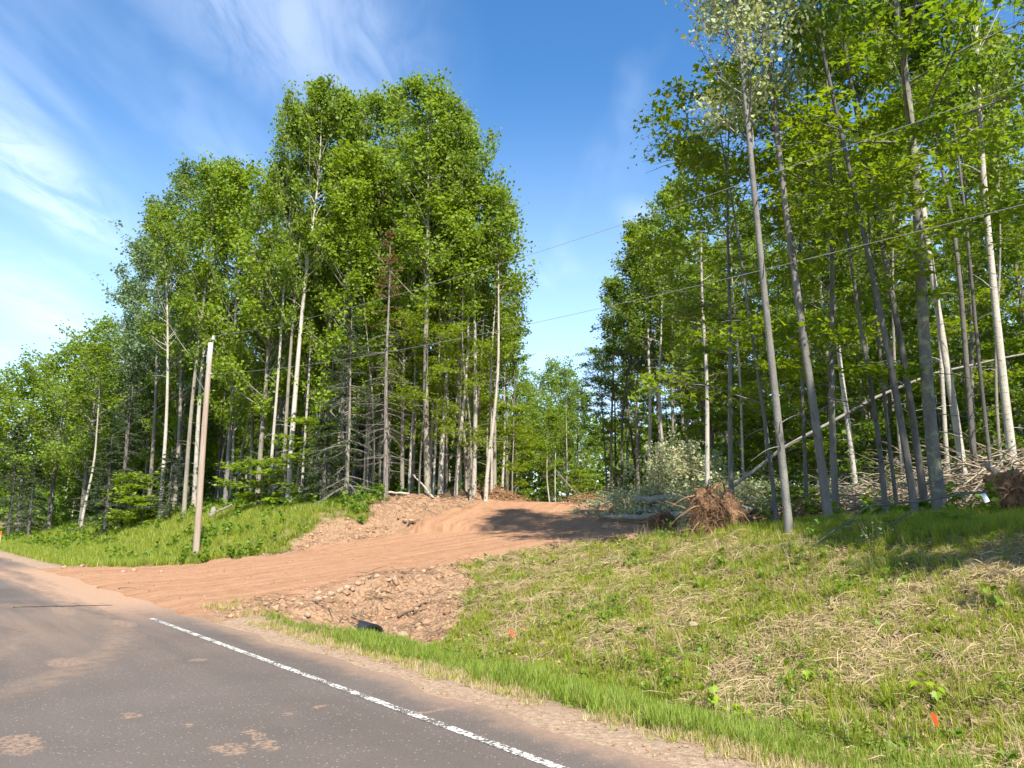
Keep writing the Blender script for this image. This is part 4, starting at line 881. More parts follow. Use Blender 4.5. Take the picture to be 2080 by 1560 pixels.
def undergrowth():
    r = rng(100)
    up = [(blades(200 + i, 15, 0.19, 0.28, 0.0034, 0.035), 'verge_blade') for i in range(4)]
    bank = [(blades(210 + i, 13, 0.125, 0.5, 0.0034, 0.045), 'bank_blade') for i in range(4)]
    lush = [(blades(220 + i, 16, 0.24, 0.45, 0.0045, 0.07), 'bank_blade') for i in range(3)]
    dry = [(straw(230 + i, 16, 0.26), 'straw_blade') for i in range(4)]
    fringe = [(blades(240 + i, 12, 0.075, 0.7, 0.0026, 0.05), 'straw_blade') for i in range(2)] + [(blades(245, 12, 0.08, 0.6, 0.0026, 0.05), 'bank_blade')]
    wd = [(weed(250, 12, 0.12, 0.042), 'weed_leaf'), (weed(251, 16, 0.17, 0.045), 'weed_leaf'), (weed(252, 8, 0.09, 0.06), 'weed_leaf'), (weed(253, 20, 0.26, 0.035), 'weed_leaf'), (blades(254, 22, 0.26, 0.35, 0.003, 0.05), 'bank_blade'), (blades(255, 10, 0.42, 0.3, 0.002, 0.04), 'straw_blade')]
    lt = [(litter(260 + i, 12, 0.045, 0.11), 'litter_leaf') for i in range(3)]
    cl = [(lump(270 + i).mesh('clod'), 'clod') for i in range(4)]
    tw = [(twigs(280 + i, 5, 0.42), 'stick_wood') for i in range(3)]
    # verge: tall bright grass between the shoulder and the ditch
    x, y, u, v = sample(r, 13500, -1.5, 14.2, 5.0, 8.0); e = fbm(x * 1.1, y * 1.1, 7, 3)
    k = (r.random(len(x)) < (0.35 + 0.65 * smooth(0.3, 0.5, fbm(x * 2.1, y * 2.1, 8, 3))) * smooth(5.0, 5.6, v + 0.5 * (e - 0.5)) * smooth(8.0, 6.4, v + 1.6 * (e - 0.5))) & (dirt_mask(x, y) < 0.45) & (u < 13.9 + 1.2 * (e - 0.5))
    scatter('verge_grass', 'tall bright green grass along the gravel shoulder', up, x[k], y[k], r.uniform(0.5, 1.05, k.sum()) * (0.55 + 0.9 * e[k]), r, -0.01, 0.3)
    # short dry fringe on the gravel
    x, y, u, v = sample(r, 4200, -1.5, 14.5, 4.55, 5.7); k = (r.random(len(x)) < smooth(4.5, 5.1, v) * smooth(5.8, 5.2, v)) & (fbm(x * 1.7, y * 1.7, 17, 3) > 0.4)
    scatter('fringe_grass', 'sparse dry grass fringe on the gravel shoulder', fringe, x[k], y[k], r.uniform(0.6, 1.2, k.sum()), r, -0.003, 0.3)
    # right bank: dry mats with green patches
    x, y, u, v = sample(r, 42000, -3, 17, 6.2, 15.5); dm = dirt_mask(x, y); e = fbm(x * 0.8, y * 0.8, 27, 4); e2 = fbm(x * 2.3, y * 2.3, 37, 3)
    g = smooth(0.38, 0.54, 0.55 * e + 0.45 * e2) * 0.92 + 0.1; g = np.maximum(g, 0.8 * smooth(11.6, 12.8, v)); k = (r.random(len(x)) < g * smooth(6.3, 7.2, v)) & (dm < 0.35 + 0.3 * (r.random(len(x)) < .15))
    scatter('bank_grass', 'patchy green grass on the bank right of the driveway', bank, x[k], y[k], r.uniform(0.6, 1.35, k.sum()), r, -0.01, 0.4)
    x, y, u, v = sample(r, 26000, -3, 17, 6.3, 13.2); dm = dirt_mask(x, y); e = fbm(x * 0.8, y * 0.8, 27, 4); e2 = fbm(x * 2.3, y * 2.3, 37, 3)
    k = (r.random(len(x)) < (1 - 0.92 * smooth(0.42, 0.56, 0.6 * e + 0.4 * e2)) * smooth(6.3, 7.3, v) * 0.9) & (dm < 0.6)
    scatter('dry_straw', 'flattened pale straw matted over the right bank', dry, x[k], y[k], r.uniform(0.6, 1.4, k.sum()), r, 0.0, 1.0)
    x, y, u, v = sample(r, 9000, -3, 17, 6.5, 15); e = fbm(x * 1.2, y * 1.2, 47, 3); k = (r.random(len(x)) < smooth(0.40, 0.58, e)) & (dirt_mask(x, y) < 0.8)
    scatter('leaf_litter', 'brown dead leaves scattered over the right bank', lt, x[k], y[k], r.uniform(0.7, 1.4, k.sum()), r, 0.005, 1.0)
    x, y, u, v = sample(r, 7500, -3, 17, 6.6, 14.5); e = fbm(x * 0.9 + 9, y * 0.9, 57, 3); k = (r.random(len(x)) < 0.07 + 0.75 * smooth(0.47, 0.68, e)) & (dirt_mask(x, y) < 0.35)
    scatter('bank_weeds', 'broad leaved weeds in patches on the right bank', wd, x[k], y[k], r.uniform(0.6, 1.5, k.sum()), r, -0.005, 0.4)
    x, y, u, v = sample(r, 700, -3, 15, 7.2, 14.5); scatter('bank_twigs', 'thin dead twigs and stalks strewn over the right bank', tw, x, y, r.uniform(0.3, 1.0, len(x)), r, 0.02, 1.0)
    # shady lush grass under the right trees
    x, y, u, v = sample(r, 9000, -3, 11, 12.0, 16.5); k = (r.random(len(x)) < smooth(12.0, 13.0, v) * smooth(16.8, 14.6, v)) & (dirt_mask(x, y) < 0.3) & (u < 9.2)
    scatter('shade_grass', 'lush green grass in the shade under the right trees', lush, x[k], y[k], r.uniform(0.6, 1.15, k.sum()), r, -0.01, 0.3)
    # left bank, far: bigger tufts
    x, y, u, v = sample(r, 46000, 24, 100, 5.2, 15.8); e = fbm(x * 0.35, y * 0.35, 67, 3); k = (dirt_mask(x, y) < 0.4) & (r.random(len(x)) < np.interp(u, [24, 50, 100], [1, 0.7, 0.4]) * smooth(5.0, 5.8, v + 0.4 * (e - .5)) * smooth(16.6, 14.6, v))
    lm = [(blades(290 + i, 16, 0.30, 0.42, 0.0085, 0.12), 'bank_blade' if i % 3 else 'verge_blade') for i in range(4)]
    scatter('left_bank_grass', 'thick green grass on the bank behind the utility pole', lm, x[k], y[k], r.uniform(0.55, 1.15, k.sum()), r, -0.02, 0.3)
    x, y, u, v = sample(r, 6000, 24, 90, 7.0, 17.0); e = fbm(x * 0.5, y * 0.5, 87, 3); k = (dirt_mask(x, y) < 0.35) & (r.random(len(x)) < smooth(0.42, 0.62, e) * 0.6 + 0.75 * smooth(13.2, 14.4, v))
    wl = [(weed(295, 22, 0.34, 0.11), 'weed_leaf'), (weed(296, 26, 0.5, 0.10), 'weed_leaf'), (weed(297, 18, 0.24, 0.12), 'fern_leaf')]
    scatter('left_bank_weeds', 'leafy weeds on the left bank and along the tree line', wl, x[k], y[k], r.uniform(0.6, 1.4, k.sum()), r, -0.01, 0.3)
    # driveway: clods, pebbles and twigs, thick on the loose sides, thin on the lane
    x, y, u, v = sample(r, 30000, 10, 33, 4.6, 28); d, pz, hw, lon, sd = path_info(x, y); dm = dirt_mask(x, y)
    k = (dm > 0.4) & (r.random(len(x)) < 0.10 + 0.90 * smooth(-0.9, 0.4, d - hw)); n = k.sum(); big = smooth(-0.6, 0.6, (d - hw)[k])
    scatter('soil_clods', 'loose clods and pebbles of the orange driveway soil', cl, x[k], y[k], (0.010 + 0.020 * r.random(n) ** 2 + big * 0.085 * r.random(n) ** 6), r, 0.004, 1.0)
    x, y, u, v = sample(r, 2600, 10, 33, 5.2, 28); d, pz, hw, lon, sd = path_info(x, y); dm = dirt_mask(x, y); k = (dm > 0.35) & (d - hw > -0.2) & (r.random(len(x)) < 0.7)
    scatter('soil_twigs', 'broken twigs and root scraps in the pushed up soil', tw, x[k], y[k], r.uniform(0.4, 1.3, k.sum()), r, 0.0, 1.0)
    x, y, u, v = sample(r, 2400, -2, 14.5, 4.2, 5.3); scatter('shoulder_gravel', 'small loose stones on the gravel shoulder', cl, x, y, 0.004 + 0.014 * r.random(len(x)) ** 3, r, 0.002, 1.0)
    # forest floor cover
    x, y, u, v = sample(r, 3600, -4, 60, 15.0, 34); d, pz, hw, lon, sd = path_info(x, y); k = (dirt_mask(x, y) < 0.2) & (d > hw + 1.5) & (fbm(x * .6, y * .6, 91, 3) > 0.42)
    scatter('forest_floor_plants', 'low green plants on the shaded forest floor', wl, x[k], y[k], r.uniform(0.6, 1.5, k.sum()), r, -0.01, 0.3)
    # a few buttercups near the pipe
    fl = MB(); rr = rng(5); add_leaves(fl, np.array([[0, 0, 0.2]] * 5) + rr.normal(0, 0.006, (5, 3)), rr, 0.02, 'round', 'flat', 0.4, 0.1); fl.tube([(0, 0, 0), (0.01, 0, .1), (0, 0, .2)], [.002] * 3, 3, False); fm_ = fl.mesh('buttercup'); fm_.materials.append(MATS['yellow_flower']); fm_.materials.append(MATS['weed_leaf']); fm_.polygons.foreach_set('material_index', np.array([0 if i < 5 else 1 for i in range(len(fm_.polygons))], dtype=np.int32))
    x, y, u, v = sample(r, 26, 7, 12, 6.8, 8.2); scatter('buttercups', 'tiny yellow flowers in the grass near the pipe', [(fm_, 'yellow_flower')], x, y, r.uniform(0.8, 1.2, len(x)), r, 0, 0.2)
undergrowth()

# ------------------------------------------------------------------ things
def utility_pole():
    Y = 29.0; x = at(397, Y, 1130); z = gz(x, Y); o = empty('utility_pole', (x, Y, z)); tag(o, 'weathered wooden utility pole at the left corner of the driveway', 'utility pole')
    mb = MB(); zz = np.linspace(-0.6, 8.25, 12); mb.tube([(0.012 * math.sin(q), 0.01 * math.cos(q * 1.3), q) for q in zz], list(np.interp(zz, [-0.6, 8.25], [0.125, 0.092])), 16); link('shaft', mb.mesh('shaft', True), MATS['pole_wood'], o)
    mb = MB(); mb.tube([(0.095, -0.02, 7.75), (0.105, -0.02, 8.2), (0.10, -0.02, 8.38)], [0.018, 0.018, 0.016], 8); pin = link('top_bracket', mb.mesh('top_bracket'), MATS['galvanised'], o)
    mb = MB(); mb.tube([(0.10, -0.02, 8.36), (0.10, -0.02, 8.39), (0.10, -0.02, 8.42), (0.10, -0.02, 8.45), (0.10, -0.02, 8.48), (0.10, -0.02, 8.53)], [0.06, 0.075, 0.045, 0.065, 0.04, 0.03], 12); link('insulator', mb.mesh('insulator', True), MATS['porcelain'], pin)
    mb = MB(); mb.tube([(0.085, -0.03, 7.02), (0.15, -0.04, 7.02)], [0.03, 0.03], 8); link('clevis', mb.mesh('clevis'), MATS['porcelain'], o)
    mb = MB(); mb.tube([(-0.05, -0.098, 7.4), (-0.05, -0.094, 7.9)], [0.02, 0.02], 6); link('strap', mb.mesh('strap'), MATS['galvanised'], o)
    mb = MB(); mb.tube([(0.02, -0.128, 0.0), (0.015, -0.112, 4.0), (0.01, -0.098, 8.0)], [0.006] * 3, 5); link('ground_wire', mb.mesh('ground_wire'), MATS['galvanised'], o)
    return x, Y, z
PX, PY, PZ = utility_pole()
def wires():
    pu, pv = to_uv(PX, PY)
    for top, drop, lab in ((PZ + 8.5, 0.0, 'upper overhead wire running from the pole top across the sky'), (PZ + 7.02, 0.1, 'lower overhead wire strung below the pole top')):
        mb = MB(); P = []
        for u in np.linspace(-32, pu, 60): s = (u + 2) / (pu + 2); P.append((*to_xy(u, pv - 0.02), (top - 2.28 + drop) + (2.28 - drop) * s * s))
        for u in np.linspace(pu, pu + 62, 40)[1:]: s = (u - pu - 31) / 31; P.append((*to_xy(u, pv - 0.02), top - 1.5 * (1 - s * s)))
        mb.tube(P, [0.0042] * len(P), 5, False); tag(link('overhead_wire', mb.mesh('overhead_wire'), MATS['wire']), lab, 'wire', 'overhead wires on the pole')
wires()

def culvert():
    a = np.array(to_xy(12.35, 7.0)); b = np.array(to_xy(17.5, 7.3)); o = empty('culvert_pipe', (a[0], a[1], gz(*a) - 0.20)); tag(o, 'black corrugated plastic culvert pipe end in the roadside ditch', 'pipe')
    L = np.linalg.norm(b - a); d = (b - a) / L; n = 120; s = np.linspace(0, 1, n); P = np.stack([d[0] * L * s, d[1] * L * s, 0.02 + 0.05 * s + 0.18], 1)
    mb = MB(); mb.tube(P, 0.215 + 0.014 * np.sign(np.sin(np.arange(n) * math.pi / 1.5)), 20, False); ow = link('outer_wall', mb.mesh('outer_wall', False), MATS['black_plastic'], o)
    mb = MB(); mb.tube(P, np.full(n, 0.185), 20, False); link('inner_wall', mb.mesh('inner_wall'), MATS['pipe_inside'], o)
    ang = np.linspace(0, 2 * math.pi, 21)[:-1]; sd = np.array([-d[1], d[0], 0]); up = np.array([0, 0, 1.0]); V = [P[0] + rr * (math.cos(q) * sd + math.sin(q) * up) for rr in (0.185, 0.228) for q in ang]; i = np.arange(20)
    mb = MB(); mb.add(V, [np.stack([i, (i + 1) % 20, 20 + (i + 1) % 20, 20 + i], 1)]); link('rim', mb.mesh('rim'), MATS['black_plastic'], ow)
culvert()

def on_ground(px, py, z0=0.0):              # the ground point seen at a place in the photograph
    xc = (px - 1040) / FPX; yc = (780 - py) / FPX; t = np.linspace(3, 75, 3000)
    X = xc * t; Y = (math.cos(PITCH) - yc * math.sin(PITCH)) * t; Z = EYE + (math.sin(PITCH) + yc * math.cos(PITCH)) * t
    i = int(np.argmax(Z <= ground_z(X, Y))); return float(X[i]), float(Y[i]), gz(X[i], Y[i])

STONES = [lump(400 + i, 0.16, 0.72, 2).mesh('stone', True) for i in range(5)]
def rock(px, py, wpx, label, group=None, m='stone', flat=1.0, i=0, z0=0.2):
    x, y, z = on_ground(px, py, z0); D = math.hypot(x, y); s = wpx / FPX * D * 0.5; me = STONES[i % 5]
    if m != 'stone': me = me.copy(); me.materials.clear(); me.materials.append(MATS[m])
    elif len(me.materials) == 0: me.materials.append(MATS[m])
    o = link('rock', me, None, None, (x, y, z + s * 0.25), (0, 0, i * 1.3)); o.scale = (s, s, s * flat); tag(o, label, 'rock', group)
def rocks():
    rock(818, 1295, 26, 'large rounded tan rock in the ditch right of the pipe end', None, 'tan_stone', 1.0, 0, -0.4)
    rock(688, 1280, 18, 'tan rock half in grass left of the pipe end', None, 'tan_stone', 1.0, 1, -0.3)
    for j, (px, py, w, lab, m) in enumerate((
        (727, 1188, 15, 'round tan rock, palest of the row along the fill edge', 'tan_stone'), (802, 1180, 17, 'pale rock at the upper end of the row on the fill', 'tan_stone'),
        (788, 1183, 13, 'dark sided rock just left of the upper end of the row', 'stone'), (672, 1209, 16, 'tan flat rock in the lower row of stones', 'tan_stone'), (688, 1203, 14, 'grey round rock right of the flat tan rock', 'stone'),
        (661, 1216, 13, 'small brown rock left of the flat tan rock', 'stone'), (674, 1219, 12, 'smooth pink rock under the flat tan rock', 'stone'), (645, 1221, 18, 'angular rock at the lower end of the row', 'stone'),
        (705, 1197, 16, 'wedge shaped rock mid row on the fill edge', 'stone'), (716, 1199, 13, 'rounded brown rock beside the palest rock', 'stone'), (738, 1179, 11, 'small rock above the palest rock', 'tan_stone'),
        (750, 1176, 12, 'small light rock higher up the fill edge', 'tan_stone'), (765, 1173, 14, 'light rock in the middle of the upper fill edge', 'stone'), (612, 1230, 12, 'brown rock near the tip of the verge grass', 'stone'),
        (625, 1252, 16, 'flat soil coloured rock just above the verge grass', 'stone'), (760, 1268, 13, 'rock half sunk in the fill above the pipe', 'stone'), (800, 1282, 12, 'rock between the pipe end and the large tan rock', 'stone'),
        (250, 1163, 9, 'small rock on the left part of the driveway mouth', 'stone'), (272, 1160, 11, 'pale rock on the left part of the driveway mouth', 'tan_stone'), (327, 1163, 10, 'lone rock on the driveway mouth toward the pole', 'tan_stone'),
        (130, 1154, 10, 'first rock where the left verge meets the driveway', 'tan_stone'), (165, 1152, 9, 'second rock where the left verge meets the driveway', 'stone'), (452, 1129, 10, 'rock at the driveway edge right of the pole', 'tan_stone'),
        (417, 1126, 13, 'reddish rock at the foot of the pole', 'stone'), (1230, 1073, 16, 'pale rock in the weeds right of the driveway', 'tan_stone'), (835, 1070, 12, 'stone in a small heap on the left cut bank', 'stone'), (822, 1072, 10, 'smaller stone in the heap on the left cut bank', 'stone'))):
        rock(px, py, w, lab, 'stones in the driveway soil', m, 1.0, j)
    rock(1408, 1272, 24, 'grey weathered rock lying in straw on the right bank', None, 'stone', 0.7, 3, 0.3)
    rock(1392, 1518, 14, 'white stone on the shoulder near the bottom of the picture', None, 'tan_stone', 0.5, 2, -0.1)
rocks()

def sticks():
    for j, (a, b, r0, lab) in enumerate((
        ((808, 1258), (885, 1229), 0.030, 'long curved branch lying on the fill slope by the grass'), ((762, 1209), (800, 1196), 0.024, 'bent brown stick below the row of stones'),
        ((716, 1253), (748, 1257), 0.020, 'dark stick lying level above the pipe'), ((640, 1227), (683, 1236), 0.014, 'thin stick below the lower row of stones'), ((668, 1240), (682, 1250), 0.014, 'short stick above the verge grass'),
        ((840, 1254), (860, 1250), 0.018, 'short dark stick at the end of the curved branch'), ((1085, 1143), (1120, 1122), 0.014, 'forked grey stick on the straw at the driveway edge'), ((1410, 1110), (1490, 1100), 0.02, 'pale straight stick lying below the root ball'),
        ((245, 1197), (275, 1204), 0.012, 'thin dark stick on the driveway mouth'))):
        p = np.array(on_ground(*a)); D = math.hypot(p[0], p[1]); q = p + np.array([(b[0] - a[0]) / FPX * D, (a[1] - b[1]) / FPX * D / 0.5, 0]); t = np.linspace(0, 1, 7); P = p + (q - p) * t[:, None]; sd = np.cross(norm(q - p), [0, 0, 1]); P += (np.sin(t * 3.0 + j) * 0.06)[:, None] * sd * (j % 3 - 1); P[:, 2] = ground_z(P[:, 0], P[:, 1]) + 0.03 + 0.02 * np.sin(t * 5)
        mb = MB(); mb.tube(P, r0 * (1 - 0.6 * t), 6); tag(link('stick', mb.mesh('stick', True), MATS['stick_wood']), lab, 'stick', 'sticks in the disturbed soil')
sticks()

def flags():
    for px, py, lab in ((1036, 1312, 'small red survey flag in the grass right of the pipe'), (1896, 1503, 'small red survey flag in the grass at the lower right')):
        x, y, z = on_ground(px, py, 0.0); o = empty('survey_flag', (x, y, z), 0.4); tag(o, lab, 'flag', 'red survey flags'); o.scale = (0.8, 0.8, 0.9)
        mb = MB(); mb.tube([(0, 0, -0.05), (0.004, 0, 0.12), (0, 0, 0.26)], [0.0018] * 3, 5); link('stem', mb.mesh('stem'), MATS['flag_wire'], o)
        g = np.linspace(0, 1, 6); V = []
        for a in g:
            for b in np.linspace(0, 1, 4): V.append((0.0 + 0.075 * a, 0.014 * math.sin(a * 5) - 0.012 * b, 0.26 - 0.085 * b - 0.045 * a * a - 0.02 * a * b))
        i = np.arange(5)[:, None] * 4 + np.arange(3)[None]; i = i.ravel(); mb = MB(); V = np.array(V); mb.add(np.concatenate([V, V + [0, 0.0012, 0]]), [np.stack([i, i + 4, i + 5, i + 1], 1), np.stack([i, i + 1, i + 5, i + 4], 1) + 24]); link('cloth', mb.mesh('cloth', True), MATS['red_flag'], o)
    x, y = to_xy(62, 6.8); x = at(4, 50, 1065); y = 50; o = empty('survey_stake', (x, y, gz(x, y))); tag(o, 'short orange topped survey stake by the far left verge', 'stake')
    mb = MB(); mb.tube([(0, 0, -.2), (0, 0, 0.65)], [0.03, 0.03], 4); link('shaft', mb.mesh('shaft'), MATS['stake_wood'], o); mb = MB(); mb.tube([(0, 0, 0.651), (0, 0, 0.9)], [0.034, 0.034], 4); link('painted_top', mb.mesh('painted_top'), MATS['orange_paint'], o)
flags()

def root_ball(name, x, y, size, label, seed, trunk=None, squash=(1, 0.8, 1)):
    z = gz(x, y); o = empty(name, (x, y, z)); tag(o, label, 'root ball'); r = rng(seed)
    mb = lump(seed, 0.24, 1.0, 5); V = mb.V[0]; q = V * 2.1; nn = 0.5 * (fbm(q[:, 0] + q[:, 2] * .7 + 50, q[:, 1] - q[:, 2] * .9 + 50, seed, 4) + fbm(q[:, 2] * 1.2 + 80, q[:, 0] * 1.3 + q[:, 1] + 30, seed + 3, 4)); V *= np.array(squash) * size * 0.46
    V *= (0.25 + 1.45 * nn)[:, None]; V += [0, 0, size * 0.46]; V[:, 2] = np.maximum(V[:, 2], -0.15)
    link('soil_mass', mb.mesh('soil_mass', True), MATS['root_soil'], o)
    def roots(n, l0, l1, rad, k=7, droop=0.5, sides=4):
        d = norm(r.normal(0, 1, (n, 3)) + np.array([0, -0.35, 0.0])); st = d * (np.array(squash) * size * 0.40) + [0, 0, size * 0.46]; L = r.uniform(l0, l1, n); t = np.linspace(0, 1, k)
        tang = norm(np.cross(d, r.normal(0, 1, (n, 3)))); P = st[:, None] + (L[:, None] * t[None])[:, :, None] * d[:, None] * 0.55 + (L[:, None] * (t ** 1.5)[None])[:, :, None] * tang[:, None] * 0.6
        P[:, :, 2] -= (droop * L)[:, None] * (t ** 2)[None]; P += np.cumsum(r.normal(0, 0.012, P.shape), axis=1); P[:, :, 2] = np.maximum(P[:, :, 2], -0.05)
        m2 = MB(); m2.tubes(P, rad * r.uniform(0.5, 1.3, n)[:, None] * (1 - 0.85 * t)[None], sides, False, r.random(n)); return m2
    f = link('fine_roots', roots(1100, 0.10, 0.42, 0.0045, 6, 0.45, 3).mesh('fine_roots'), MATS['root_wood'], o); f['kind'] = 'stuff'
    for q in range(18):
        m2 = roots(1, 0.45 * size, 1.0 * size, 0.024, 9, 0.3, 6); link('root', m2.mesh('root', True), MATS['root_wood'], o)
    if trunk is not None:
        m2 = MB(); m2.tube([(0, 0.1, size * 0.5), (trunk[0] * 0.5, trunk[1] * 0.5, size * 0.5 + trunk[2] * 0.5), tuple(np.array(trunk) + [0, 0, size * 0.5])], [0.12, 0.10, 0.09], 10); link('trunk', m2.mesh('trunk', True), MATS['grey_bark'], o)
x_, y_ = at(1452, 16.0), 16.0
root_ball('uprooted_stump', x_, y_, 1.22, 'tangled brown root ball of an uprooted stump right of the driveway', 71, (1.6, 2.2, 0.1), (0.88, 0.8, 1.12))
root_ball('root_plate', at(2060, 13.9), 13.9, 0.85, 'dark uprooted root plate at the right border of the picture', 72, (2.0, 1.0, 0.3), (1.1, 0.7, 0.9))
root_ball('root_clump', at(1345, 22.5), 22.5, 0.55, 'small root clump beside the fallen pale log', 73, None, (1.5, 0.8, 0.8))
def white_tag():
    x = at(2010, 13.25); y = 13.25; z = gz(x, y); mb = MB(); V = np.array([(-.045, 0, 0), (.05, .01, .01), (.03, .03, .19), (-.06, .02, .18)]); V2 = V + [0, .004, 0]
    mb.add(np.concatenate([V, V2]), [np.array([[0, 1, 2, 3], [7, 6, 5, 4], [0, 4, 5, 1], [1, 5, 6, 2], [2, 6, 7, 3], [3, 7, 4, 0]])]); tag(link('card', mb.mesh('card'), MATS['white_card'], None, (x, y, z + 0.33), (0, -.25, 0)), 'crumpled white card stuck to the dark root plate', 'card')
white_tag()

def tube_thing(name, pts, radii, m, label, cat, sides=10, end=None, group=None):
    o = empty(name, pts[0]); p = np.array(pts, float) - np.array(pts[0]); k = 14; t = np.linspace(0, 1, len(p)); tt = np.linspace(0, 1, k); P = np.stack([np.interp(tt, t, p[:, i]) for i in range(3)], 1); rr = np.interp(tt, t, radii)
    r = rng(int(abs(pts[0][0] * 100)) + 3); P[1:-1] += r.normal(0, 0.018, (k - 2, 3)); mb = MB(); mb.tube(P, rr, sides, True); link('bark', mb.mesh('bark', True), MATS[m], o)
    if end:
        d = norm(P[0] - P[1]); mb = MB(); mb.tube([P[0] + d * 0.001, P[0] + d * 0.012], [rr[0] * 0.95, rr[0] * 0.93], sides); link('cut_end', mb.mesh('cut_end'), MATS['cut_wood'], o)
    return tag(o, label, cat, group)
def fallen():
    def g(px, Y, dz=0.0): x = at(px, Y); return (x, Y, gz(x, Y) + dz)
    tube_thing('felled_log', [g(1292, 27.5, .62), g(1380, 27.2, .66), g(1520, 27.0, .75)], [.15, .14, .11], 'aspen_bark', 'pale felled log, upper of the two beside the brush pile', 'log', 12, True)
    tube_thing('felled_log', [g(1290, 27.0, .30), g(1400, 26.8, .36), g(1530, 26.6, .45)], [.13, .12, .10], 'dark_bark', 'dark felled log directly under the pale upper log', 'log', 12, True)
    tube_thing('felled_log', [g(1218, 27.2, .14), g(1290, 26.0, .20), g(1350, 25.2, .34), g(1430, 24.4, .46)], [.07, .10, .115, .13], 'aspen_bark', 'long pale log slanting down to the crest of the driveway', 'log', 12, True)
    tube_thing('leaning_log', [(at(1462, 22.4), 22.4, 2.2), (at(1610, 22.5), 22.5, 3.72), (at(1760, 22.5, 810), 22.5, 5.02), (at(1890, 22.6, 755), 22.6, 5.9), (at(2095, 22.8, 712), 22.8, 6.6)], [.055, .05, .045, .038, .028], 'dead_wood', 'thin pale fallen trunk caught at a slant across the right forest', 'log', 10)
    tube_thing('fallen_branch', [g(1640, 12.6, .12), (at(1760, 12.9), 12.9, gz(at(1760, 12.9), 12.9) + .42), (at(1850, 13.0), 13.0, gz(at(1850, 13.0), 13.0) + .45), (at(2010, 13.3), 13.3, gz(at(2010, 13.3), 13.3) + .50)], [.008, .014, .018, .022], 'dark_bark', 'dark crooked branch lying low in front of the right trees', 'branch', 7)
    tube_thing('fallen_branch', [g(1740, 12.3, .05), g(1800, 12.6, .12), (at(1868, 12.9), 12.9, gz(at(1868, 12.9), 12.9) + .40)], [.007, .011, .013], 'dark_bark', 'short dark branch joining the crooked branch from below', 'branch', 7)
    tube_thing('jagged_snag', [g(2068, 15.5, 0.2), (at(2040, 15.6), 15.6, gz(at(2040, 15.6), 15.6) + .75), (at(2012, 15.7), 15.7, gz(at(2012, 15.7), 15.7) + 1.15)], [.11, .085, .02], 'dead_wood', 'jagged broken grey stub above the dark root plate', 'stump', 9)
    tube_thing('fallen_log', [g(838, 33.0, .9), g(862, 32.9, .3), g(880, 32.8, .05)], [.03, .045, .05], 'birch_bark', 'short white dead stem leaning at the foot of the leaning aspen', 'log', 7)
    tube_thing('fallen_log', [g(748, 32.6, .12), g(790, 32.6, .16), g(830, 32.5, .12)], [.05, .05, .04], 'birch_bark', 'white log lying in the turf left of the leaning aspen', 'log', 8)
    tube_thing('tree_stump', [g(430, 37.5, 0), g(431, 37.5, .35), g(432, 37.5, .48)], [.16, .13, .05], 'dead_wood', 'small pale broken stump at the forest edge right of the pole', 'stump', 9)
    tube_thing('fallen_log', [g(434, 37.8, .2), g(470, 38.0, .35)], [.05, .05], 'dead_wood', 'grey log lying right of the small broken stump', 'log', 8)
fallen()

def brush(name, cx, cy, sx, sy, h, n, nleaf, matn, leafn, label, seed, leaf=0.075, L=(0.6, 2.2)):
    r = rng(seed); o = empty(name, (cx, cy, gz(cx, cy))); tag(o, label, 'brush pile'); z0 = gz(cx, cy)
    b = np.stack([r.normal(0, sx * .5, n), r.normal(0, sy * .5, n), np.zeros(n)], 1); prof = np.exp(-(b[:, 0] / sx) ** 2 - (b[:, 1] / sy) ** 2); b[:, 2] = ground_z(b[:, 0] + cx, b[:, 1] + cy) - z0 + h * prof * r.random(n) * 0.8
    az = r.normal(0, 0.8, n) + math.pi * r.integers(0, 2, n); el = r.normal(0.22, 0.32, n); d = np.stack([np.cos(az) * np.cos(el), np.sin(az) * np.cos(el), np.sin(el)], 1); ll = r.uniform(*L, n); t = np.linspace(0, 1, 6)
    P = b[:, None] + (ll[:, None] * t[None])[:, :, None] * d[:, None]; P += np.cumsum(r.normal(0, 0.03, P.shape), 1); P[:, :, 2] -= (0.25 * ll)[:, None] * (t ** 2)[None]
    gzv = ground_z(P[:, :, 0].ravel() + cx, P[:, :, 1].ravel() + cy).reshape(P.shape[:2]) - z0; P[:, :, 2] = np.maximum(P[:, :, 2], gzv + 0.02)
    mb = MB(); mb.tubes(P, r.uniform(0.006, 0.030, n)[:, None] ** 1.0 * (1 - 0.8 * t)[None], 4, False, r.random(n)); br = link('branches', mb.mesh('branches'), MATS[matn], o); br['kind'] = 'stuff'
    if nleaf:
        i = r.integers(0, n, nleaf); k = r.integers(2, 6, nleaf); Q = P[i, k] + r.normal(0, 0.13, (nleaf, 3)) + np.array([0, 0, .06]); mb = MB(); add_leaves(mb, Q, r, leaf, 'round', 'hang'); lf = link('leaves', mb.mesh('leaves'), MATS[leafn], o); lf['kind'] = 'stuff'
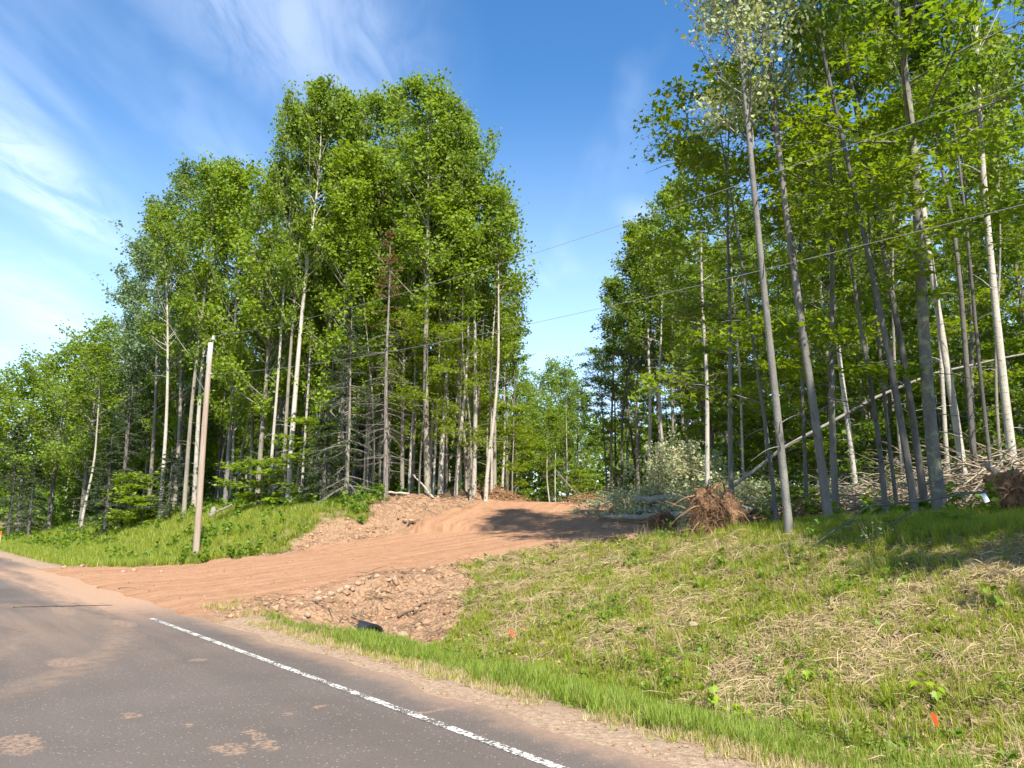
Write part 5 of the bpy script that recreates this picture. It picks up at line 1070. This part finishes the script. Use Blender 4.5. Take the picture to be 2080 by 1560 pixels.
def piles():
    brush('felled_treetop', at(1385, 28.9), 28.9, 2.1, 0.9, 3.2, 300, 17000, 'slash_wood', 'silver_leaf', 'felled silver leaved treetop heaped above the pale logs', 81, 0.085, (0.5, 1.5))
    brush('felled_treetop', at(1520, 25.5), 25.5, 2.3, 1.0, 1.7, 260, 11000, 'slash_wood', 'silver_leaf', 'felled silver leaved treetop behind the root ball', 82, 0.085, (0.5, 1.5))
    brush('felled_treetop', at(1250, 31.0), 31.0, 0.9, 0.8, 0.6, 90, 500, 'slash_wood', 'grey_green_leaf', 'thin leafy branch ends at the left end of the log pile', 83, 0.085, (0.5, 1.3))
    brush('brush_pile', at(1640, 21.5), 21.5, 2.4, 1.6, 1.2, 420, 2600, 'slash_wood', 'grey_green_leaf', 'tangled brush with faded leaves between the grey aspens', 84, 0.08, (0.7, 2.0))
    brush('brush_pile', at(1810, 20.5), 20.5, 3.2, 2.0, 1.25, 620, 900, 'slash_wood', 'grey_green_leaf', 'wide pile of pale slash branches behind the lichened maple', 85, 0.08, (0.8, 2.6))
    brush('brush_pile', at(2020, 19.0), 19.0, 2.6, 1.8, 1.7, 480, 300, 'slash_wood', 'grey_green_leaf', 'heap of bare grey branches at the right border', 86, 0.08, (0.8, 2.6))
    brush('brush_pile', at(1560, 18.0), 18.0, 1.6, 0.9, 0.8, 230, 300, 'root_wood', 'litter_leaf', 'low tangle of brown roots and twigs right behind the root ball', 87, 0.07, (0.5, 1.6))
    brush('brush_pile', at(1010, 35.2), 35.2, 1.3, 0.7, 0.45, 160, 150, 'root_wood', 'litter_leaf', 'scraped up roots on the dirt mound left of the crest', 88, 0.07, (0.3, 1.0))
    brush('brush_pile', at(1195, 33.2), 33.2, 1.0, 0.6, 0.4, 130, 100, 'root_wood', 'litter_leaf', 'scraped up roots on the berm right of the crest', 89, 0.07, (0.3, 1.0))
piles()

def seedling(px, py, h, nleaf, ls, m, label, seed, z0=0.0, cat='seedling', shape='lobed', stems=3):
    x, y, z = on_ground(px, py, z0); o = empty('seedling', (x, y, z)); tag(o, label, cat); r = rng(seed)
    tops = np.stack([r.normal(0, h * .28, stems), r.normal(0, h * .22, stems), h * r.uniform(0.65, 1.0, stems)], 1); s = np.linspace(0, 1, 5); mb = MB(); P = tops[:, None] * s[None, :, None]; P[:, :, 2] = tops[:, 2:3] * (s ** 0.8)[None]; mb.tubes(P, np.broadcast_to(0.0045 * (1 - 0.6 * s), (stems, 5)), 5); link('stem', mb.mesh('stem', True), MATS['stick_wood'], o)
    for q in range(nleaf):
        k = r.integers(0, stems); t = r.uniform(0.35, 1.0); c = tops[k] * t; az = r.uniform(0, 6.28); st = np.array([math.cos(az), math.sin(az), 0.3]) * ls * 0.8
        m2 = MB(); m2.tube([c, c + st * 0.6, c + st], [.0015] * 3, 3, False); m3 = big_leaf(ls * r.uniform(0.7, 1.15), shape); ca, sa = math.cos(az), math.sin(az); dr = r.uniform(0.3, 1.0)
        L = m3.copy(); X = np.stack([-sa * L[:, 0] + ca * (L[:, 1] * math.cos(dr) + L[:, 2] * math.sin(dr)), ca * L[:, 0] + sa * (L[:, 1] * math.cos(dr) + L[:, 2] * math.sin(dr)), -L[:, 1] * math.sin(dr) + L[:, 2] * math.cos(dr)], 1) + c + st
        n = len(L); m2.add(X, [np.stack([np.zeros(n - 2, int), np.arange(1, n - 1), np.arange(2, n)], 1)], r.random()); link('leaf', m2.mesh('leaf'), MATS[m], o)
def big_leaf(s, shape):
    if shape == 'lobed': o = [(0, .30), (0, 0), (-.28, -.08), (-.34, .12), (-.62, .22), (-.40, .38), (-.48, .62), (-.20, .56), (0, 1.0), (.20, .56), (.48, .62), (.40, .38), (.62, .22), (.34, .12), (.28, -.08), (0, 0)]
    else: o = [(0, .45), (0, 0), (-.26, .12), (-.36, .40), (-.22, .74), (0, 1), (.22, .74), (.36, .40), (.26, .12), (0, 0)]
    a = np.array(o) * s; return np.stack([a[:, 0], a[:, 1], 0.22 * np.abs(a[:, 0])], 1)
def plants():
    seedling(1432, 1460, 0.46, 16, 0.10, 'young_leaf', 'bright yellow green maple seedling with most leaves, low on the right bank', 1, -0.3)
    seedling(1490, 1470, 0.30, 8, 0.10, 'young_leaf', 'yellow maple seedling right beside the leafiest seedling', 2, -0.3)
    seedling(1605, 1405, 0.32, 7, 0.095, 'young_leaf', 'small yellow maple seedling in straw mid bank', 3, -0.1)
    seedling(1372, 1385, 0.26, 5, 0.075, 'young_leaf', 'tiny yellow green seedling left of the other maples', 4, -0.2)
    seedling(1680, 1390, 0.30, 8, 0.07, 'young_leaf', 'small golden leaved seedling right of the mid bank maple', 5, 0.0)
    seedling(1925, 1428, 0.38, 9, 0.10, 'young_leaf', 'yellow maple seedling above the lower right flag', 6, 0.0)
    seedling(1645, 1150, 0.78, 26, 0.075, 'fern_leaf', 'tall green leafy sapling standing alone at the top of the bank', 7, 1.0, shape='oval', stems=2)
    seedling(1605, 1135, 0.40, 13, 0.065, 'fern_leaf', 'shorter green sapling left of the tall lone sapling', 8, 1.0, shape='oval', stems=2)
    seedling(1775, 1130, 0.62, 34, 0.045, 'grey_green_leaf', 'pale twiggy shrub right of the tall lone sapling', 9, 1.0, 'shrub', 'oval', 6)
    seedling(1230, 1060, 0.22, 7, 0.09, 'young_leaf', 'left one of two bright seedlings on the shaded driveway edge', 10, 1.2)
    seedling(1258, 1062, 0.24, 7, 0.09, 'young_leaf', 'right one of two bright seedlings on the shaded driveway edge', 11, 1.2)
    seedling(2010, 1245, 0.36, 16, 0.09, 'weed_leaf', 'dark green broad leaved plant at the right border of the bank', 12, 0.8, 'plant', 'oval', 4)
    seedling(1460, 1160, 0.30, 14, 0.075, 'weed_leaf', 'green leafy plant below the root ball on the bank', 13, 0.8, 'plant', 'oval', 4)
    def fern(x, y, s, label, seed):
        r = rng(seed); o = empty('fern', (x, y, gz(x, y)), r.uniform(0, 6)); tag(o, label, 'fern', 'ferns under the right trees')
        for q in range(7):
            az = q * 0.9 + r.uniform(-.2, .2); L = s * r.uniform(0.7, 1.1); t = np.linspace(0, 1, 12); out = L * (t * 0.75); up = L * (0.85 * t - 0.55 * t * t); mb = MB(); d = np.array([math.cos(az), math.sin(az), 0]); sd = np.array([-math.sin(az), math.cos(az), 0])
            P = out[:, None] * d + up[:, None] * np.array([0, 0, 1.0]); mb.tube(P, 0.003 * (1 - .8 * t), 3, False)
            for i in range(2, 12):
                w = L * 0.30 * math.sin(math.pi * min(1, (t[i] * 0.9 + 0.12))) ; a = (P[i] - P[i - 1])
                for sg in (-1, 1): mb.add(np.array([P[i] - a * .35, P[i] + sg * sd * w * .55 + a * .15, P[i] + sg * sd * w - [0, 0, .02 * s], P[i] + a * .35]), [np.array([[0, 1, 2, 3]])], r.random())
            link('frond', mb.mesh('frond'), MATS['fern_leaf'], o)
    for i, (px, Y, s, lab) in enumerate(((1935, 12.9, .62, 'largest fern, in front of the dark root plate'), (1810, 13.4, .5, 'fern at the foot of the left leaning grey stem'), (1735, 13.4, .5, 'fern right of the second grey aspen'), (1660, 13.6, .42, 'fern between the two grey aspens'), (1545, 14.6, .4, 'fern right of the root ball'), (2000, 12.4, .45, 'fern below the white card'), (1860, 12.6, .42, 'fern in front of the lichened maple'), (1640, 14.8, .45, 'fern behind the nearest grey aspen'), (1770, 14.4, .45, 'fern behind the low crooked branch'), (2070, 12.6, .5, 'fern cut by the right border'))):
        fern(at(px, Y), Y, s, lab, 900 + i)
    for i, (px, Y, s, lab) in enumerate(((1232, 31.5, .55, 'bright fern on the berm right of the crest'), (610, 33.5, .7, 'fern on the turf below the small drooping spruce'), (670, 33.0, .7, 'fern at the turf edge left of the bare limbed spruce'))):
        fern(at(px, Y), Y, s, lab, 930 + i)
plants()
